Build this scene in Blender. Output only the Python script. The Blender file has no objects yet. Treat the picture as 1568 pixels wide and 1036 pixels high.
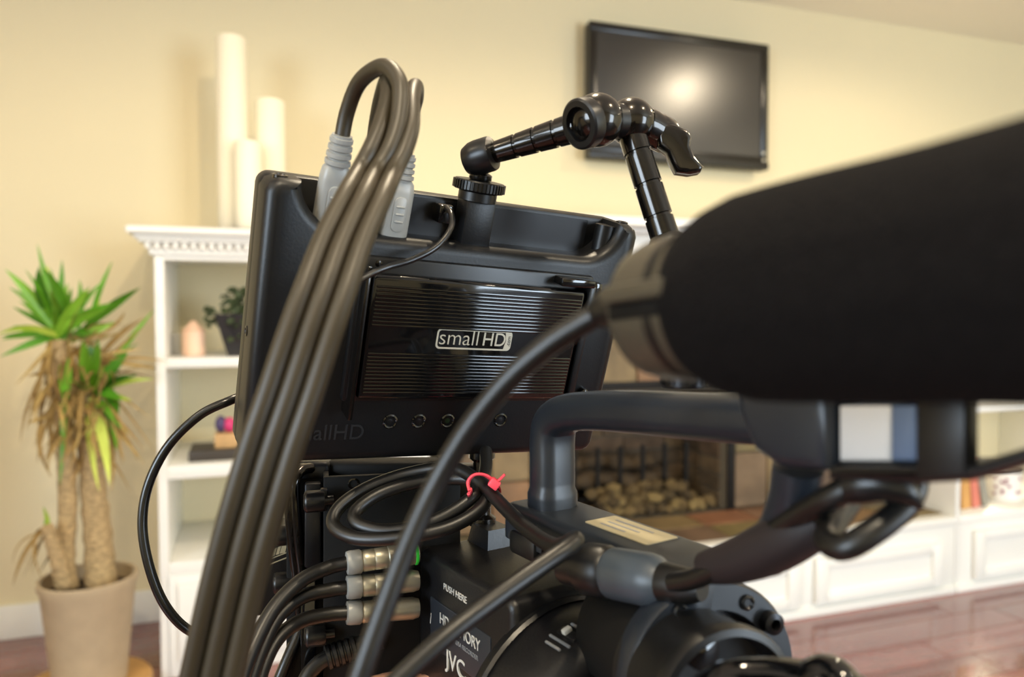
import bpy, bmesh, math, random
from mathutils import Vector as V, Matrix
random.seed(7)
SC = bpy.context.scene
COL = SC.collection
PI = math.pi

# ------------------------------------------------------------------ camera
FPX, CX, CY = 1150.0, 784.0, 518.0
YAW, PITCH = math.radians(19.1), math.atan(43 / 1150)
CAM = V((0, 0, 1.10))
FWD = V((math.sin(YAW) * math.cos(PITCH), math.cos(YAW) * math.cos(PITCH), -math.sin(PITCH)))
RGT = V((math.cos(YAW), -math.sin(YAW), 0))
UPV = RGT.cross(FWD)
cd = bpy.data.cameras.new('camera')
cam = bpy.data.objects.new('camera', cd)
COL.objects.link(cam)
cam.matrix_world = Matrix(((RGT.x, UPV.x, -FWD.x, CAM.x), (RGT.y, UPV.y, -FWD.y, CAM.y), (RGT.z, UPV.z, -FWD.z, CAM.z), (0, 0, 0, 1)))
cd.sensor_width = 36
cd.lens = 36 * FPX / 1568
cd.clip_start = 0.01
cd.dof.use_dof = True
cd.dof.focus_distance = 0.40
cd.dof.aperture_fstop = 7.2
SC.camera = cam

# ------------------------------------------------------------------ world, lights, exposure
w = bpy.data.worlds.new('world')
SC.world = w
w.use_nodes = True
w.node_tree.nodes['Background'].inputs[0].default_value = (0.75, 0.87, 1.0, 1)
w.node_tree.nodes['Background'].inputs[1].default_value = 1.0
SC.view_settings.view_transform = 'Standard'
SC.view_settings.look = 'None'
SC.view_settings.gamma = 1
SC.view_settings.use_curve_mapping = False
SC.view_settings.exposure = 0.22


def area(name, loc, target, size, power, col):
    l = bpy.data.lights.new(name, 'AREA')
    l.shape = 'RECTANGLE'
    l.size, l.size_y = size
    l.energy = power
    l.color = col
    o = bpy.data.objects.new(name, l)
    COL.objects.link(o)
    o.location = loc
    o.rotation_euler = (V(target) - V(loc)).to_track_quat('-Z', 'Y').to_euler()
    return o


DAY = (0.72, 0.86, 1.0)
# daylight at the window in the left wall and at the glass door behind the photographer
area('daylight_window', (-2.56, -0.95, 1.45), (0, -0.55, 1.25), (1.5, 1.2), 75, DAY)
area('daylight_glass_door', (3.1, -2.9, 1.1), (3.0, 0, 0.9), (1.7, 2.0), 130, DAY)
WARM = (1.0, 0.84, 0.60)
CANS = [(2.475, 1.64, 28), (0.35, 0.9, 54), (-1.5, 0.3, 16), (3.9, 0.2, 10), (1.2, -0.4, 42), (-0.15, -0.4, 55)]


# ------------------------------------------------------------------ pixel rays (1568 x 1036 frame) used to read positions off the photograph
def ray(px, py):
    return FWD + RGT * ((px - CX) / FPX) + UPV * ((CY - py) / FPX)


def P(px, py, d):
    return CAM + ray(px, py) * d


def onp(px, py, o, n):
    r = ray(px, py)
    return CAM + r * ((o - CAM).dot(n) / r.dot(n))


def Wy(px, py, y):
    r = ray(px, py)
    return CAM + r * (y / r.y)


# ------------------------------------------------------------------ materials
def lin(c):
    return tuple(((x / 255) / 12.92 if x / 255 <= 0.04045 else ((x / 255 + 0.055) / 1.055) ** 2.4) for x in c)


MATS = {}


def mat(name, rgb, rough=0.5, metal=0.0, noise=None, bump=None, spec=0.5, coat=0.0, trans=0.0, rnd=None, ramp=None, emit=0, stretch=None):
    """rgb is sRGB 0-255; noise=(scale, amount) mottles the colour; bump=(scale, strength); ramp=[colours] picks by object."""
    m = bpy.data.materials.new(name)
    m.use_nodes = True
    nt = m.node_tree
    b = nt.nodes['Principled BSDF']
    c = lin(rgb)
    b.inputs['Base Color'].default_value = (*c, 1)
    b.inputs['Roughness'].default_value = rough
    b.inputs['Metallic'].default_value = metal
    b.inputs['Specular IOR Level'].default_value = spec
    b.inputs['Coat Weight'].default_value = coat
    b.inputs['Transmission Weight'].default_value = trans
    tc = nt.nodes.new('ShaderNodeTexCoord')
    mp = nt.nodes.new('ShaderNodeMapping')
    nt.links.new(tc.outputs['Object'], mp.inputs['Vector'])
    if stretch:
        mp.inputs['Scale'].default_value = stretch
    src = None
    if ramp:
        oi = nt.nodes.new('ShaderNodeObjectInfo')
        cr = nt.nodes.new('ShaderNodeValToRGB')
        cr.color_ramp.interpolation = 'LINEAR'
        e = cr.color_ramp.elements
        while len(e) < len(ramp):
            e.new(0.5)
        for i, k in enumerate(ramp):
            e[i].position = i / (len(ramp) - 1)
            e[i].color = (*lin(k), 1)
        nt.links.new(oi.outputs['Random'], cr.inputs[0])
        src = cr.outputs[0]
    if noise:
        n = nt.nodes.new('ShaderNodeTexNoise')
        n.inputs['Scale'].default_value = noise[0]
        n.inputs['Detail'].default_value = 6
        nt.links.new(mp.outputs[0], n.inputs['Vector'])
        mr = nt.nodes.new('ShaderNodeMapRange')
        mr.inputs['From Min'].default_value = 0.25
        mr.inputs['From Max'].default_value = 0.75
        mr.inputs['To Min'].default_value = 1 - noise[1]
        mr.inputs['To Max'].default_value = 1 + noise[1]
        nt.links.new(n.outputs[0], mr.inputs[0])
        mx = nt.nodes.new('ShaderNodeMix')
        mx.data_type = 'RGBA'
        mx.blend_type = 'MULTIPLY'
        mx.inputs[0].default_value = 1
        if src:
            nt.links.new(src, mx.inputs[6])
        else:
            mx.inputs[6].default_value = (*c, 1)
        nt.links.new(mr.outputs[0], mx.inputs[7])
        src = mx.outputs[2]
    if src:
        nt.links.new(src, b.inputs['Base Color'])
    if bump:
        n2 = nt.nodes.new('ShaderNodeTexNoise')
        n2.inputs['Scale'].default_value = bump[0]
        n2.inputs['Detail'].default_value = 4
        nt.links.new(mp.outputs[0], n2.inputs['Vector'])
        bp = nt.nodes.new('ShaderNodeBump')
        bp.inputs['Strength'].default_value = bump[1]
        bp.inputs['Distance'].default_value = 0.01
        nt.links.new(n2.outputs[0], bp.inputs['Height'])
        nt.links.new(bp.outputs[0], b.inputs['Normal'])
    if emit:
        b.inputs['Emission Color'].default_value = (*c, 1)
        b.inputs['Emission Strength'].default_value = emit
    MATS[name] = m
    return m


mat('wall_paint', (227, 213, 176), 0.75, noise=(1.2, 0.02), bump=(180, 0.04))
mat('ceiling_paint', (236, 228, 212), 0.85, bump=(120, 0.05))
mat('white_paint', (240, 238, 230), 0.35, noise=(2, 0.015))
mat('plank', (128, 68, 60), 0.2, ramp=[(98, 50, 44), (138, 76, 66), (112, 60, 52), (150, 86, 76)], noise=(9, 0.3), bump=(30, 0.05), stretch=(1, 9, 1), coat=0.7)
mat('subfloor', (48, 28, 22), 0.6, noise=(8, 0.2))
mat('slate', (110, 90, 62), 0.6, ramp=[(92, 86, 66), (128, 94, 64), (112, 98, 60), (124, 102, 70), (84, 78, 64), (136, 92, 64)], noise=(7, 0.4), bump=(14, 0.5))
mat('grout', (96, 88, 74), 0.9)
mat('firebrick', (74, 60, 44), 0.9, ramp=[(62, 50, 36), (96, 78, 54), (80, 62, 46)], noise=(14, 0.4), bump=(40, 0.6))
mat('ember', (150, 128, 84), 0.95, ramp=[(168, 142, 90), (118, 96, 58), (78, 62, 38), (150, 124, 78), (60, 48, 32)], noise=(22, 0.4), bump=(60, 0.8))
mat('log_bark', (66, 52, 34), 0.95, noise=(16, 0.5), bump=(35, 0.9))
mat('iron', (30, 27, 24), 0.6, 0.6, noise=(30, 0.3))
mat('tv_black', (16, 14, 12), 0.25, spec=0.6)
mat('tv_screen', (16, 13, 10), 0.27, spec=1.0)
mat('candle_wax', (250, 240, 214), 0.5, spec=0.3)
mat('plate_dark', (70, 60, 40), 0.4)
mat('pot_clay', (178, 158, 128), 0.7, noise=(18, 0.08), bump=(60, 0.1))
mat('soil', (60, 46, 32), 1, noise=(40, 0.4), bump=(50, 1))
mat('bark', (176, 150, 108), 0.95, noise=(55, 0.38), bump=(55, 1.0), stretch=(1, 1, 2.2))
mat('leaf_green', (86, 148, 30), 0.38, ramp=[(60, 116, 24), (104, 166, 36), (80, 142, 28), (134, 186, 52)], noise=(12, 0.15))
mat('leaf_lime', (176, 196, 72), 0.38, ramp=[(160, 190, 60), (200, 212, 96)], noise=(12, 0.12))
mat('leaf_dead', (150, 118, 66), 0.8, ramp=[(112, 86, 46), (168, 136, 76), (140, 110, 60), (186, 158, 96)], noise=(20, 0.25))
mat('wood_slice', (190, 146, 88), 0.6, noise=(12, 0.2), bump=(20, 0.2))
mat('dark_pot', (36, 33, 34), 0.5)
mat('small_leaf', (62, 74, 40), 0.6, noise=(60, 0.4))
mat('pink_wax', (246, 206, 176), 0.5)
mat('jar_glass', (250, 250, 250), 0.05, trans=0.95)
mat('dark_box', (58, 50, 42), 0.5)
mat('light_wood', (196, 156, 104), 0.6, noise=(30, 0.15))
mat('magenta', (206, 54, 110), 0.5)
mat('violet', (72, 58, 96), 0.5)
mat('book_orange', (214, 160, 92), 0.6)
mat('book_coral', (216, 126, 106), 0.6)
mat('book_grey', (150, 146, 132), 0.6)
mat('book_page', (236, 228, 208), 0.8)
mat('mug_white', (240, 234, 226), 0.3)
mat('mug_print', (150, 92, 104), 0.4)
mat('monitor_shell', (10, 11, 13), 0.4, spec=0.4, bump=(900, 0.03))
mat('monitor_cavity', (14, 14, 16), 0.28, spec=0.6)
mat('gloss_black', (8, 8, 9), 0.09, spec=0.5, coat=0.4)
mat('satin_black', (13, 13, 14), 0.34)
mat('rubber', (13, 12, 11), 0.4, noise=(60, 0.1), spec=0.6)
mat('rubber_bundle', (50, 42, 26), 0.45, noise=(40, 0.1), spec=0.55)
mat('cable_sharp', (12, 12, 12), 0.28, spec=0.6)
mat('chrome_black', (44, 41, 38), 0.22, 0.9, coat=0.6)
mat('metal_satin', (44, 44, 46), 0.33, 0.8)
mat('plug_white', (150, 150, 146), 0.35, spec=0.5)
mat('silver_warm', (196, 190, 170), 0.42, 0.9)
mat('logo_silver', (214, 208, 190), 0.35, 0.6)
mat('logo_dim', (30, 30, 32), 0.4)
mat('matte_black', (9, 9, 9), 0.6, spec=0.2)
mat('print_white', (190, 188, 180), 0.6)
mat('print_dim', (120, 122, 124), 0.6)
mat('zip_red', (236, 74, 88), 0.4)
mat('camcorder_shell', (15, 15, 17), 0.38, noise=(300, 0.06), bump=(800, 0.05))
mat('camcorder_dark', (13, 13, 14), 0.4)
mat('camcorder_blue', (28, 33, 40), 0.36)
mat('plug_grey', (62, 70, 78), 0.38)
mat('panel_inset', (36, 40, 46), 0.4)
mat('foam', (20, 18, 18), 1.0, spec=0.1, bump=(900, 0.5), noise=(400, 0.2))
mat('mic_body', (74, 68, 56), 0.4, 0.2)
mat('sticker', (158, 148, 120), 0.6, noise=(60, 0.08))
mat('label_grey', (196, 194, 190), 0.5)
mat('label_blue_reflection', (88, 104, 128), 0.5)  # blue reflection on the holder's pale plate, put into the colour
mat('eyecup', (28, 20, 21), 0.6)
mat('green_ring', (40, 190, 50), 0.4)
mat('green_led', (20, 44, 20), 0.4)
mat('rust', (140, 96, 62), 0.6)
mat('skin', (226, 168, 138), 0.5, noise=(30, 0.06))
mat('lamp_trim', (240, 240, 236), 0.4)
mat('lamp_glow', (255, 214, 150), 0.4, emit=12)
mat('globe_glow', (255, 206, 138), 0.4, emit=4)
mat('window_white', (236, 236, 232), 0.4)


# ------------------------------------------------------------------ mesh builder
class Fr:
    def __init__(s, o, x, y, z):
        s.o, s.x, s.y, s.z = V(o), V(x).normalized(), V(y).normalized(), V(z).normalized()

    def p(s, a, b=0, c=0):
        return s.o + s.x * a + s.y * b + s.z * c

    def at(s, a, b=0, c=0):
        return Fr(s.p(a, b, c), s.x, s.y, s.z)

    def loc(s, q):
        d = q - s.o
        return d.dot(s.x), d.dot(s.y), d.dot(s.z)


W0 = Fr((0, 0, 0), (1, 0, 0), (0, 1, 0), (0, 0, 1))


def axf(o, axis, hint=V((0, 0, 1))):
    z = V(axis).normalized()
    if abs(z.dot(hint)) > 0.97:
        hint = V((1, 0, 0))
    x = hint.cross(z).normalized()
    return Fr(o, x, z.cross(x), z)


def smooth_path(pts, n=8):
    """Catmull-Rom through the points (Vectors, or tuples with extra values)."""
    q = [V(p) for p in pts]
    q = [q[0] * 2 - q[1]] + q + [q[-1] * 2 - q[-2]]
    out = []
    for i in range(1, len(q) - 2):
        a, b, c, d = q[i - 1], q[i], q[i + 1], q[i + 2]
        for k in range(n):
            t = k / n
            out.append(0.5 * ((2 * b) + (c - a) * t + (2 * a - 5 * b + 4 * c - d) * t * t + (3 * b - a - 3 * c + d) * t ** 3))
    out.append(q[-2])
    return out


ROOT = {}


class M:
    def __init__(s):
        s.v, s.f = [], []

    def add(s, vs, fs):
        k = len(s.v)
        s.v += [V(x) for x in vs]
        s.f += [tuple(i + k for i in f) for f in fs]
        return s

    def bm(s, bm, fr):
        bm.verts.index_update()
        return s.add([fr.p(*v.co) for v in bm.verts], [[v.index for v in f.verts] for f in bm.faces])

    def box(s, fr, c, d, bev=0, seg=2):
        bm = bmesh.new()
        bmesh.ops.create_cube(bm, size=1)
        for v in bm.verts:
            v.co = V((v.co.x * d[0] + c[0], v.co.y * d[1] + c[1], v.co.z * d[2] + c[2]))
        if bev:
            bmesh.ops.bevel(bm, geom=bm.edges[:], offset=min(bev, min(d) * 0.48), segments=seg, affect='EDGES', profile=0.5)
        s.bm(bm, fr)
        bm.free()
        return s

    def bx(s, a, b, bev=0, seg=2, fr=W0):
        return s.box(fr, [(i + j) / 2 for i, j in zip(a, b)], [abs(j - i) for i, j in zip(a, b)], bev, seg)

    def prism(s, fr, poly, h0, h1, bev=0, seg=2, allb=False):
        """poly in fr.x/fr.y, extruded along fr.z from h0 to h1; bev rounds the rim at h1 (and h0 when allb)."""
        bm = bmesh.new()
        vs = [bm.verts.new((x, y, h0)) for x, y in poly]
        f = bm.faces.new(vs)
        r = bmesh.ops.extrude_face_region(bm, geom=[f])
        nv = [e for e in r['geom'] if isinstance(e, bmesh.types.BMVert)]
        for v in nv:
            v.co.z = h1
        bmesh.ops.recalc_face_normals(bm, faces=bm.faces[:])
        if bev:
            es = [e for e in bm.edges if all(abs(v.co.z - h1) < 1e-7 for v in e.verts) or (allb and all(abs(v.co.z - h0) < 1e-7 for v in e.verts))]
            bmesh.ops.bevel(bm, geom=es, offset=bev, segments=seg, affect='EDGES', profile=0.5)
        s.bm(bm, fr)
        bm.free()
        return s

    def lathe(s, fr, prof, seg=24, caps=True):
        n = len(prof)
        vs, fs = [], []
        for r, h in prof:
            for k in range(seg):
                a = 2 * PI * k / seg
                vs.append(fr.p(r * math.cos(a), r * math.sin(a), h))
        for i in range(n - 1):
            for k in range(seg):
                k2 = (k + 1) % seg
                fs.append((i * seg + k, i * seg + k2, (i + 1) * seg + k2, (i + 1) * seg + k))
        if caps:
            fs.append(tuple(reversed(range(seg))))
            fs.append(tuple((n - 1) * seg + k for k in range(seg)))
        return s.add(vs, fs)

    def sweep(s, pts, sec, hint=None, caps=True, scale=None):
        """sec: closed 2D section; pts: path."""
        n, m = len(pts), len(sec)
        vs, fs = [], []
        t0 = (pts[1] - pts[0]).normalized()
        h = hint or V((0, 0, 1))
        if abs(t0.dot(h.normalized())) > 0.95:
            h = V((1, 0.3, 0))
        x = (h - t0 * h.dot(t0)).normalized()
        for i, p in enumerate(pts):
            t = (pts[min(i + 1, n - 1)] - pts[max(i - 1, 0)]).normalized()
            x = (x - t * x.dot(t)).normalized()
            y = t.cross(x)
            k = scale[i] if scale else 1
            for a, b in sec:
                vs.append(p + x * (a * k) + y * (b * k))
        for i in range(n - 1):
            for k in range(m):
                k2 = (k + 1) % m
                fs.append((i * m + k, i * m + k2, (i + 1) * m + k2, (i + 1) * m + k))
        if caps:
            fs.append(tuple(reversed(range(m))))
            fs.append(tuple((n - 1) * m + k for k in range(m)))
        return s.add(vs, fs)

    def tube(s, pts, r, seg=12, caps=True, scale=None):
        return s.sweep(pts, [(r * math.cos(2 * PI * k / seg), r * math.sin(2 * PI * k / seg)) for k in range(seg)], None, caps, scale)

    def ball(s, c, r, seg=20, rings=12, sq=(1, 1, 1)):
        pr = [(max(1e-5, r * math.sin(PI * i / rings)), -r * math.cos(PI * i / rings)) for i in range(rings + 1)]
        k = len(s.v)
        s.lathe(Fr((0, 0, 0), (1, 0, 0), (0, 1, 0), (0, 0, 1)), pr, seg)
        for i in range(k, len(s.v)):
            v = s.v[i]
            s.v[i] = V(c) + V((v.x * sq[0], v.y * sq[1], v.z * sq[2]))
        return s

    def build(s, name, material, parent=None, label=None, cat=None, group=None, kind=None, ang=38):
        me = bpy.data.meshes.new(name)
        if parent is not None:
            o0 = ROOT[parent.name]
        else:
            xs = [v.x for v in s.v]
            ys = [v.y for v in s.v]
            o0 = V(((min(xs) + max(xs)) / 2, (min(ys) + max(ys)) / 2, min(v.z for v in s.v)))
        me.from_pydata([v - o0 for v in s.v], [], s.f)
        b = bmesh.new()
        b.from_mesh(me)
        bmesh.ops.recalc_face_normals(b, faces=b.faces[:])
        b.to_mesh(me)
        b.free()
        me.polygons.foreach_set('use_smooth', [True] * len(me.polygons))
        me.set_sharp_from_angle(angle=math.radians(ang))
        me.materials.append(MATS[material])
        o = bpy.data.objects.new(name, me)
        COL.objects.link(o)
        if parent is None:
            o.location = o0
        else:
            o.parent = parent
        ROOT[o.name] = o0
        tag(o, label, cat, group, kind)
        return o


def tag(o, label=None, cat=None, group=None, kind=None):
    for k, v in (('label', label), ('category', cat), ('group', group), ('kind', kind)):
        if v:
            o[k] = v
    return o


def thing(name, label, cat, loc, group=None, kind=None):
    o = bpy.data.objects.new(name, None)
    o.empty_display_size = 0.02
    COL.objects.link(o)
    o.location = loc
    ROOT[o.name] = V(loc)
    return tag(o, label, cat, group, kind)


def text(name, body, fr, size, material, parent, depth=0.0002, shear=0, align='CENTER', label=None, sx=1.0, off=0.0):
    cu = bpy.data.curves.new(name, 'FONT')
    cu.body = body
    cu.size = size
    cu.extrude = depth
    cu.shear = shear
    cu.offset = off
    cu.align_x = align
    cu.align_y = 'CENTER'
    t = bpy.data.objects.new(name + '_tmp', cu)
    COL.objects.link(t)
    bpy.context.view_layer.update()
    me = bpy.data.meshes.new_from_object(t.evaluated_get(bpy.context.evaluated_depsgraph_get()))
    bpy.data.objects.remove(t)
    o0 = ROOT[parent.name]
    for v in me.vertices:
        v.co = fr.p(v.co.x * sx, v.co.y, v.co.z) - o0
    me.materials.clear()
    me.materials.append(MATS[material])
    o = bpy.data.objects.new(name, me)
    COL.objects.link(o)
    o.parent = parent
    ROOT[o.name] = o0
    if label:
        o['label'] = label
    return o


def rrect(w_, h_, r, n=5, cx=0, cy=0):
    out = []
    for sx, sy, a0 in ((1, 1, 0), (-1, 1, 90), (-1, -1, 180), (1, -1, 270)):
        for k in range(n + 1):
            a = math.radians(a0 + 90 * k / n)
            out.append((cx + sx * (w_ / 2 - r) + r * math.cos(a), cy + sy * (h_ / 2 - r) + r * math.sin(a)))
    return out


# ================================================================== THE ROOM
X0, X1, Y0, YW, HC = -2.6, 4.7, -3.0, 2.9, 2.49
M().bx((X0 - .1, YW, 0), (X1 + .1, YW + .1, HC)).build('wall_back', 'wall_paint', kind='structure', label='warm beige painted wall behind the television and bookcase')
wl = M()
WA, WB = -1.70, -.20
for a, b in (((Y0, 0), (WA, HC)), ((WB, 0), (YW, HC)), ((WA, 0), (WB, .85)), ((WA, 2.05), (WB, HC))):
    wl.bx((X0 - .1, a[0], a[1]), (X0, b[0], b[1]))
wl.build('wall_left', 'wall_paint', kind='structure', label='beige side wall beyond the potted plant')
M().bx((X1, Y0, 0), (X1 + .1, YW, HC)).build('wall_right', 'wall_paint', kind='structure', label='beige side wall beyond the white bookcase')
wf = M()
for a, b in (((X0, 0), (2.25, HC)), ((2.25, 2.1), (3.95, HC)), ((3.95, 0), (X1, HC))):
    wf.bx((a[0], Y0 - .1, a[1]), (b[0], Y0, b[1]))
wf.build('wall_front', 'wall_paint', kind='structure', label='beige wall behind the photographer with a glass door')
wn = thing('window_1', 'white framed window in the left wall', None, (X0 - .05, (WA + WB) / 2, .85), kind='structure')
fm = M()
xa, xb = X0 - .08, X0 - .02
fm.bx((xa, WA, .85), (xb, WA + .06, 2.05)).bx((xa, WB - .06, .85), (xb, WB, 2.05)).bx((xa, WA + .06, .85), (xb, WB - .06, .91)).bx((xa, WA + .06, 1.99), (xb, WB - .06, 2.05)).bx((xa + .01, -.97, .91), (xb - .01, -.93, 1.99))
fm.build('window_frame', 'window_white', wn)
dn = thing('door_1', 'white framed glass door behind the photographer', None, (3.1, Y0 - .05, 0), kind='structure')
fm = M()
fm.bx((2.25, Y0 - .08, 0), (2.33, Y0 - .02, 2.1)).bx((3.87, Y0 - .08, 0), (3.95, Y0 - .02, 2.1)).bx((2.33, Y0 - .08, 2.02), (3.87, Y0 - .02, 2.1)).bx((2.33, Y0 - .08, 0), (3.87, Y0 - .02, .1)).bx((3.06, Y0 - .07, .1), (3.14, Y0 - .03, 2.02))
fm.build('door_frame', 'window_white', dn)
M().bx((X0 - .1, Y0 - .1, HC), (X1 + .1, YW + .1, HC + .06)).build('ceiling', 'ceiling_paint', kind='structure', label='plain off-white ceiling')
M().bx((X0, YW - .016, 0), (-.27, YW, .115), .004).build('baseboard_left', 'white_paint', kind='structure', label='white baseboard behind the potted plant')
floor = M().bx((X0 - .1, Y0 - .1, -.05), (X1 + .1, YW + .1, -.012)).build('floor', 'subfloor', kind='structure', label='dark reddish brown wooden plank floor')
pw = .127
plank_mesh = {}
y = YW
row = 0
while y > -0.2:
    x = X0 - random.random() * 1.1
    while x < X1:
        L = random.choice((.9, 1.2, 1.5))
        if L not in plank_mesh:
            po = M().bx((-L / 2 + .0008, -pw / 2 + .0008, -.012), (L / 2 - .0008, pw / 2 - .0008, 0), .0016, 1)
            me = bpy.data.meshes.new('floor_plank')
            me.from_pydata(po.v, [], po.f)
            me.materials.append(MATS['plank'])
            plank_mesh[L] = me
        a, b_ = x, x + L
        if b_ > X0 and a >= X0 and b_ <= X1 + .2:
            o = bpy.data.objects.new('floor_plank', plank_mesh[L])
            COL.objects.link(o)
            o.parent = floor
            o.location = V(((a + b_) / 2, y - pw / 2, 0)) - ROOT['floor']
        x += L
    y -= pw
    row += 1

# recessed ceiling lamps
for i, (x, y, e) in enumerate(CANS):
    lab = ['ceiling lamp above the right bookcase', 'ceiling lamp over the camcorder rig', 'ceiling lamp at the plant end of the room', 'ceiling lamp near the right wall', 'ceiling lamp behind the photographer, towards the glass door', 'ceiling lamp right above the photographer'][i]
    t = thing('ceiling_lamp', 'round recessed ' + lab, 'lamp', (x, y, HC - .012), 'recessed ceiling lamps')
    fr = Fr((x, y, HC - .012), (1, 0, 0), (0, 1, 0), (0, 0, 1))
    M().lathe(fr, [(.055, .003), (.058, 0), (.082, 0), (.085, .004), (.085, .012), (.055, .012)], 28, False).build('trim_ring', 'lamp_trim', t)
    M().lathe(fr, [(.0005, .006), (.054, .006), (.054, .010), (.0005, .010)], 24).build('diffuser', 'lamp_glow', t)
    l = bpy.data.lights.new('lamp_light', 'SPOT')
    l.energy = e
    l.color = WARM
    l.spot_size = math.radians(172)
    l.spot_blend = 0.3
    l.shadow_soft_size = 0.05
    lo = bpy.data.objects.new('lamp_light', l)
    COL.objects.link(lo)
    lo.parent = t
    lo.location = (0, 0, -.02)

# globe lamp on a pole behind the photographer's left shoulder
GX, GY, GZ = -.6, -.45, 1.75
t = thing('floor_lamp', 'globe floor lamp standing behind the photographer', 'lamp', (GX, GY, 0))
gf = Fr((GX, GY, 0), (1, 0, 0), (0, 1, 0), (0, 0, 1))
M().lathe(gf, [(.14, 0), (.15, .006), (.15, .018), (.03, .026), (.012, .04)], 32).build('base', 'iron', t)
M().lathe(gf, [(.010, .03), (.010, GZ - .13)], 14).build('pole', 'iron', t)
M().lathe(gf, [(.02, GZ - .135), (.045, GZ - .12), (.045, GZ - .10), (.03, GZ - .095)], 24).build('lamp_holder', 'iron', t)
M().ball((GX, GY, GZ), .11, 28, 18).build('globe', 'globe_glow', t)
l = bpy.data.lights.new('globe_light', 'POINT')
l.energy = 14
l.color = WARM
l.shadow_soft_size = 0.13
lo = bpy.data.objects.new('globe_light', l)
COL.objects.link(lo)
lo.parent = t
lo.location = (0, 0, GZ)

# ================================================================== LEFT BOOKCASE
BX0, BX1, BY, BYB = -.268, .548, 2.42, YW - .002
t = thing('bookcase', 'tall white bookcase with dentil crown and open shelves beside the plant', 'bookcase', ((BX0 + BX1) / 2, (BY + BYB) / 2, 0))
m = M().bx((BX0, BY, 0), (BX0 + .026, BYB, 1.27), .002)
m.build('side_panel', 'white_paint', t)
M().bx((BX1 - .026, BY, 0), (BX1, BYB, 1.27), .002).build('side_panel', 'white_paint', t)
M().bx((BX0 + .026, BYB - .012, .3), (BX1 - .026, BYB, 1.262)).build('back_panel', 'wall_paint', t, label='beige bookcase back')
for z0, z1 in ((.929, .958), (.597, .637)):
    M().bx((BX0 + .026, BY + .004, z0), (BX1 - .026, BYB - .012, z1), .003).build('shelf', 'white_paint', t)
M().bx((BX0 + .026, BY + .004, .31), (BX1 - .026, BYB - .012, .347), .003).build('shelf', 'white_paint', t)
M().bx((BX0 + .026, BY, 1.247), (BX1 - .026, BY + .03, 1.275), .002).build('top_rail', 'white_paint', t)
cr = t
# crown: stepped profile swept round the front and the sides
cm = M()
for ov, z0, z1, bv in ((.012, 1.262, 1.278, .003), (.038, 1.297, 1.307, .003), (.048, 1.306, 1.318, .005), (.066, 1.318, 1.341, .008)):
    cm.bx((BX0 - ov, BY - ov, z0), (BX1 + ov, BYB, z1), bv)
cm.bx((BX0 - .014, BY - .014, 1.276), (BX1 + .014, BYB, 1.298))
crown = cm.build('crown', 'white_paint', t)
x = BX0 - .020
while x < BX1 + .02:
    M().bx((x, BY - .030, 1.279), (x + .013, BY - .012, 1.297), .0015, 1).build('dentil', 'white_paint', crown)
    x += .0245
# base cabinet doors
for i in range(2):
    xa = BX0 + .05 + i * .42
    d = M().bx((xa, BY - .014, .05), (xa + .38, BY - .001, .285), .004).build('door', 'white_paint', t)
    M().bx((xa + .05, BY - .019, .095), (xa + .33, BY - .012, .24), .006).build('raised_panel', 'white_paint', d)
    M().lathe(axf((xa + (.34 if i == 0 else .04), BY - .014, .2), (0, -1, 0)), [(.004, 0), (.004, .012), (.010, .016), (.010, .022), (.002, .026)], 14).build('knob', 'white_paint', d)
M().bx((BX0 + .02, BY, 0), (BX1 - .02, BY + .02, .31), .002).build('base_front', 'white_paint', t)

# candles on the bookcase
pl = M().lathe(Fr((-.012, 2.62, 1.3415), (1, 0, 0), (0, 1, 0), (0, 0, 1)), [(.001, 0), (.10, 0), (.13, .006), (.14, .012), (.136, .014), (.10, .008), (.001, .008)], 40)
pl.build('candle_plate', 'plate_dark', None, 'low dark dish under the three pillar candles', 'dish')


def candle(x, y, r, z0, z1, lab):
    t = thing('pillar_candle', lab, 'candle', (x, y, z0), 'pillar candles on the bookcase')
    fr = Fr((x, y, z0), (1, 0, 0), (0, 1, 0), (0, 0, 1))
    h = z1 - z0
    M().lathe(fr, [(r - .002, 0), (r, .003), (r, h - .006), (r - .004, h), (r - .008, h - .001), (r * .6, h - .007), (.001, h - .01)], 32).build('wax', 'candle_wax', t)
    M().tube([fr.p(0, 0, h - .012), fr.p(.001, 0, h - .003), fr.p(.003, 0, h + .003)], .0012, 6).build('wick', 'dark_box', t)


candle(-.053, 2.64, .048, 1.3495, 1.985, 'tallest white pillar candle on the bookcase, left of the others')
candle(.066, 2.665, .048, 1.3495, 1.80, 'mid-height white pillar candle on the bookcase, rightmost of three')
candle(-.006, 2.555, .043, 1.3495, 1.635, 'shortest white pillar candle standing in front of the other two')

# on the shelves
SH1, SH2 = .958, .637
q = Wy(297, 545, 2.55)
t = thing('candle_jar', 'small pale pink lantern candle with pointed top on the upper shelf', 'candle', (q.x, 2.55, SH1))
fr = Fr((q.x, 2.55, SH1), (1, 0, 0), (0, 1, 0), (0, 0, 1))
M().lathe(fr, [(.030, 0), (.034, .003), (.034, .075), (.030, .080)], 24).build('wax_body', 'pink_wax', t)
M().lathe(fr, [(.034, .080), (.030, .084), (.008, .108), (.005, .110)], 24).build('pointed_lid', 'pink_wax', t)
q = Wy(270, 545, 2.6)
M().lathe(Fr((q.x + .012, 2.6, SH1), (1, 0, 0), (0, 1, 0), (0, 0, 1)), [(.024, 0), (.026, .002), (.028, .07), (.026, .07), (.024, .004), (.001, .004)], 24, False).build('glass_tumbler', 'jar_glass', None, 'clear glass tumbler left of the pink lantern candle', 'glass')
q = Wy(368, 545, 2.52)
t = thing('shelf_plant', 'small trailing plant in a dark tapered pot on the upper shelf', 'potted plant', (q.x, 2.52, SH1))
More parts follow.
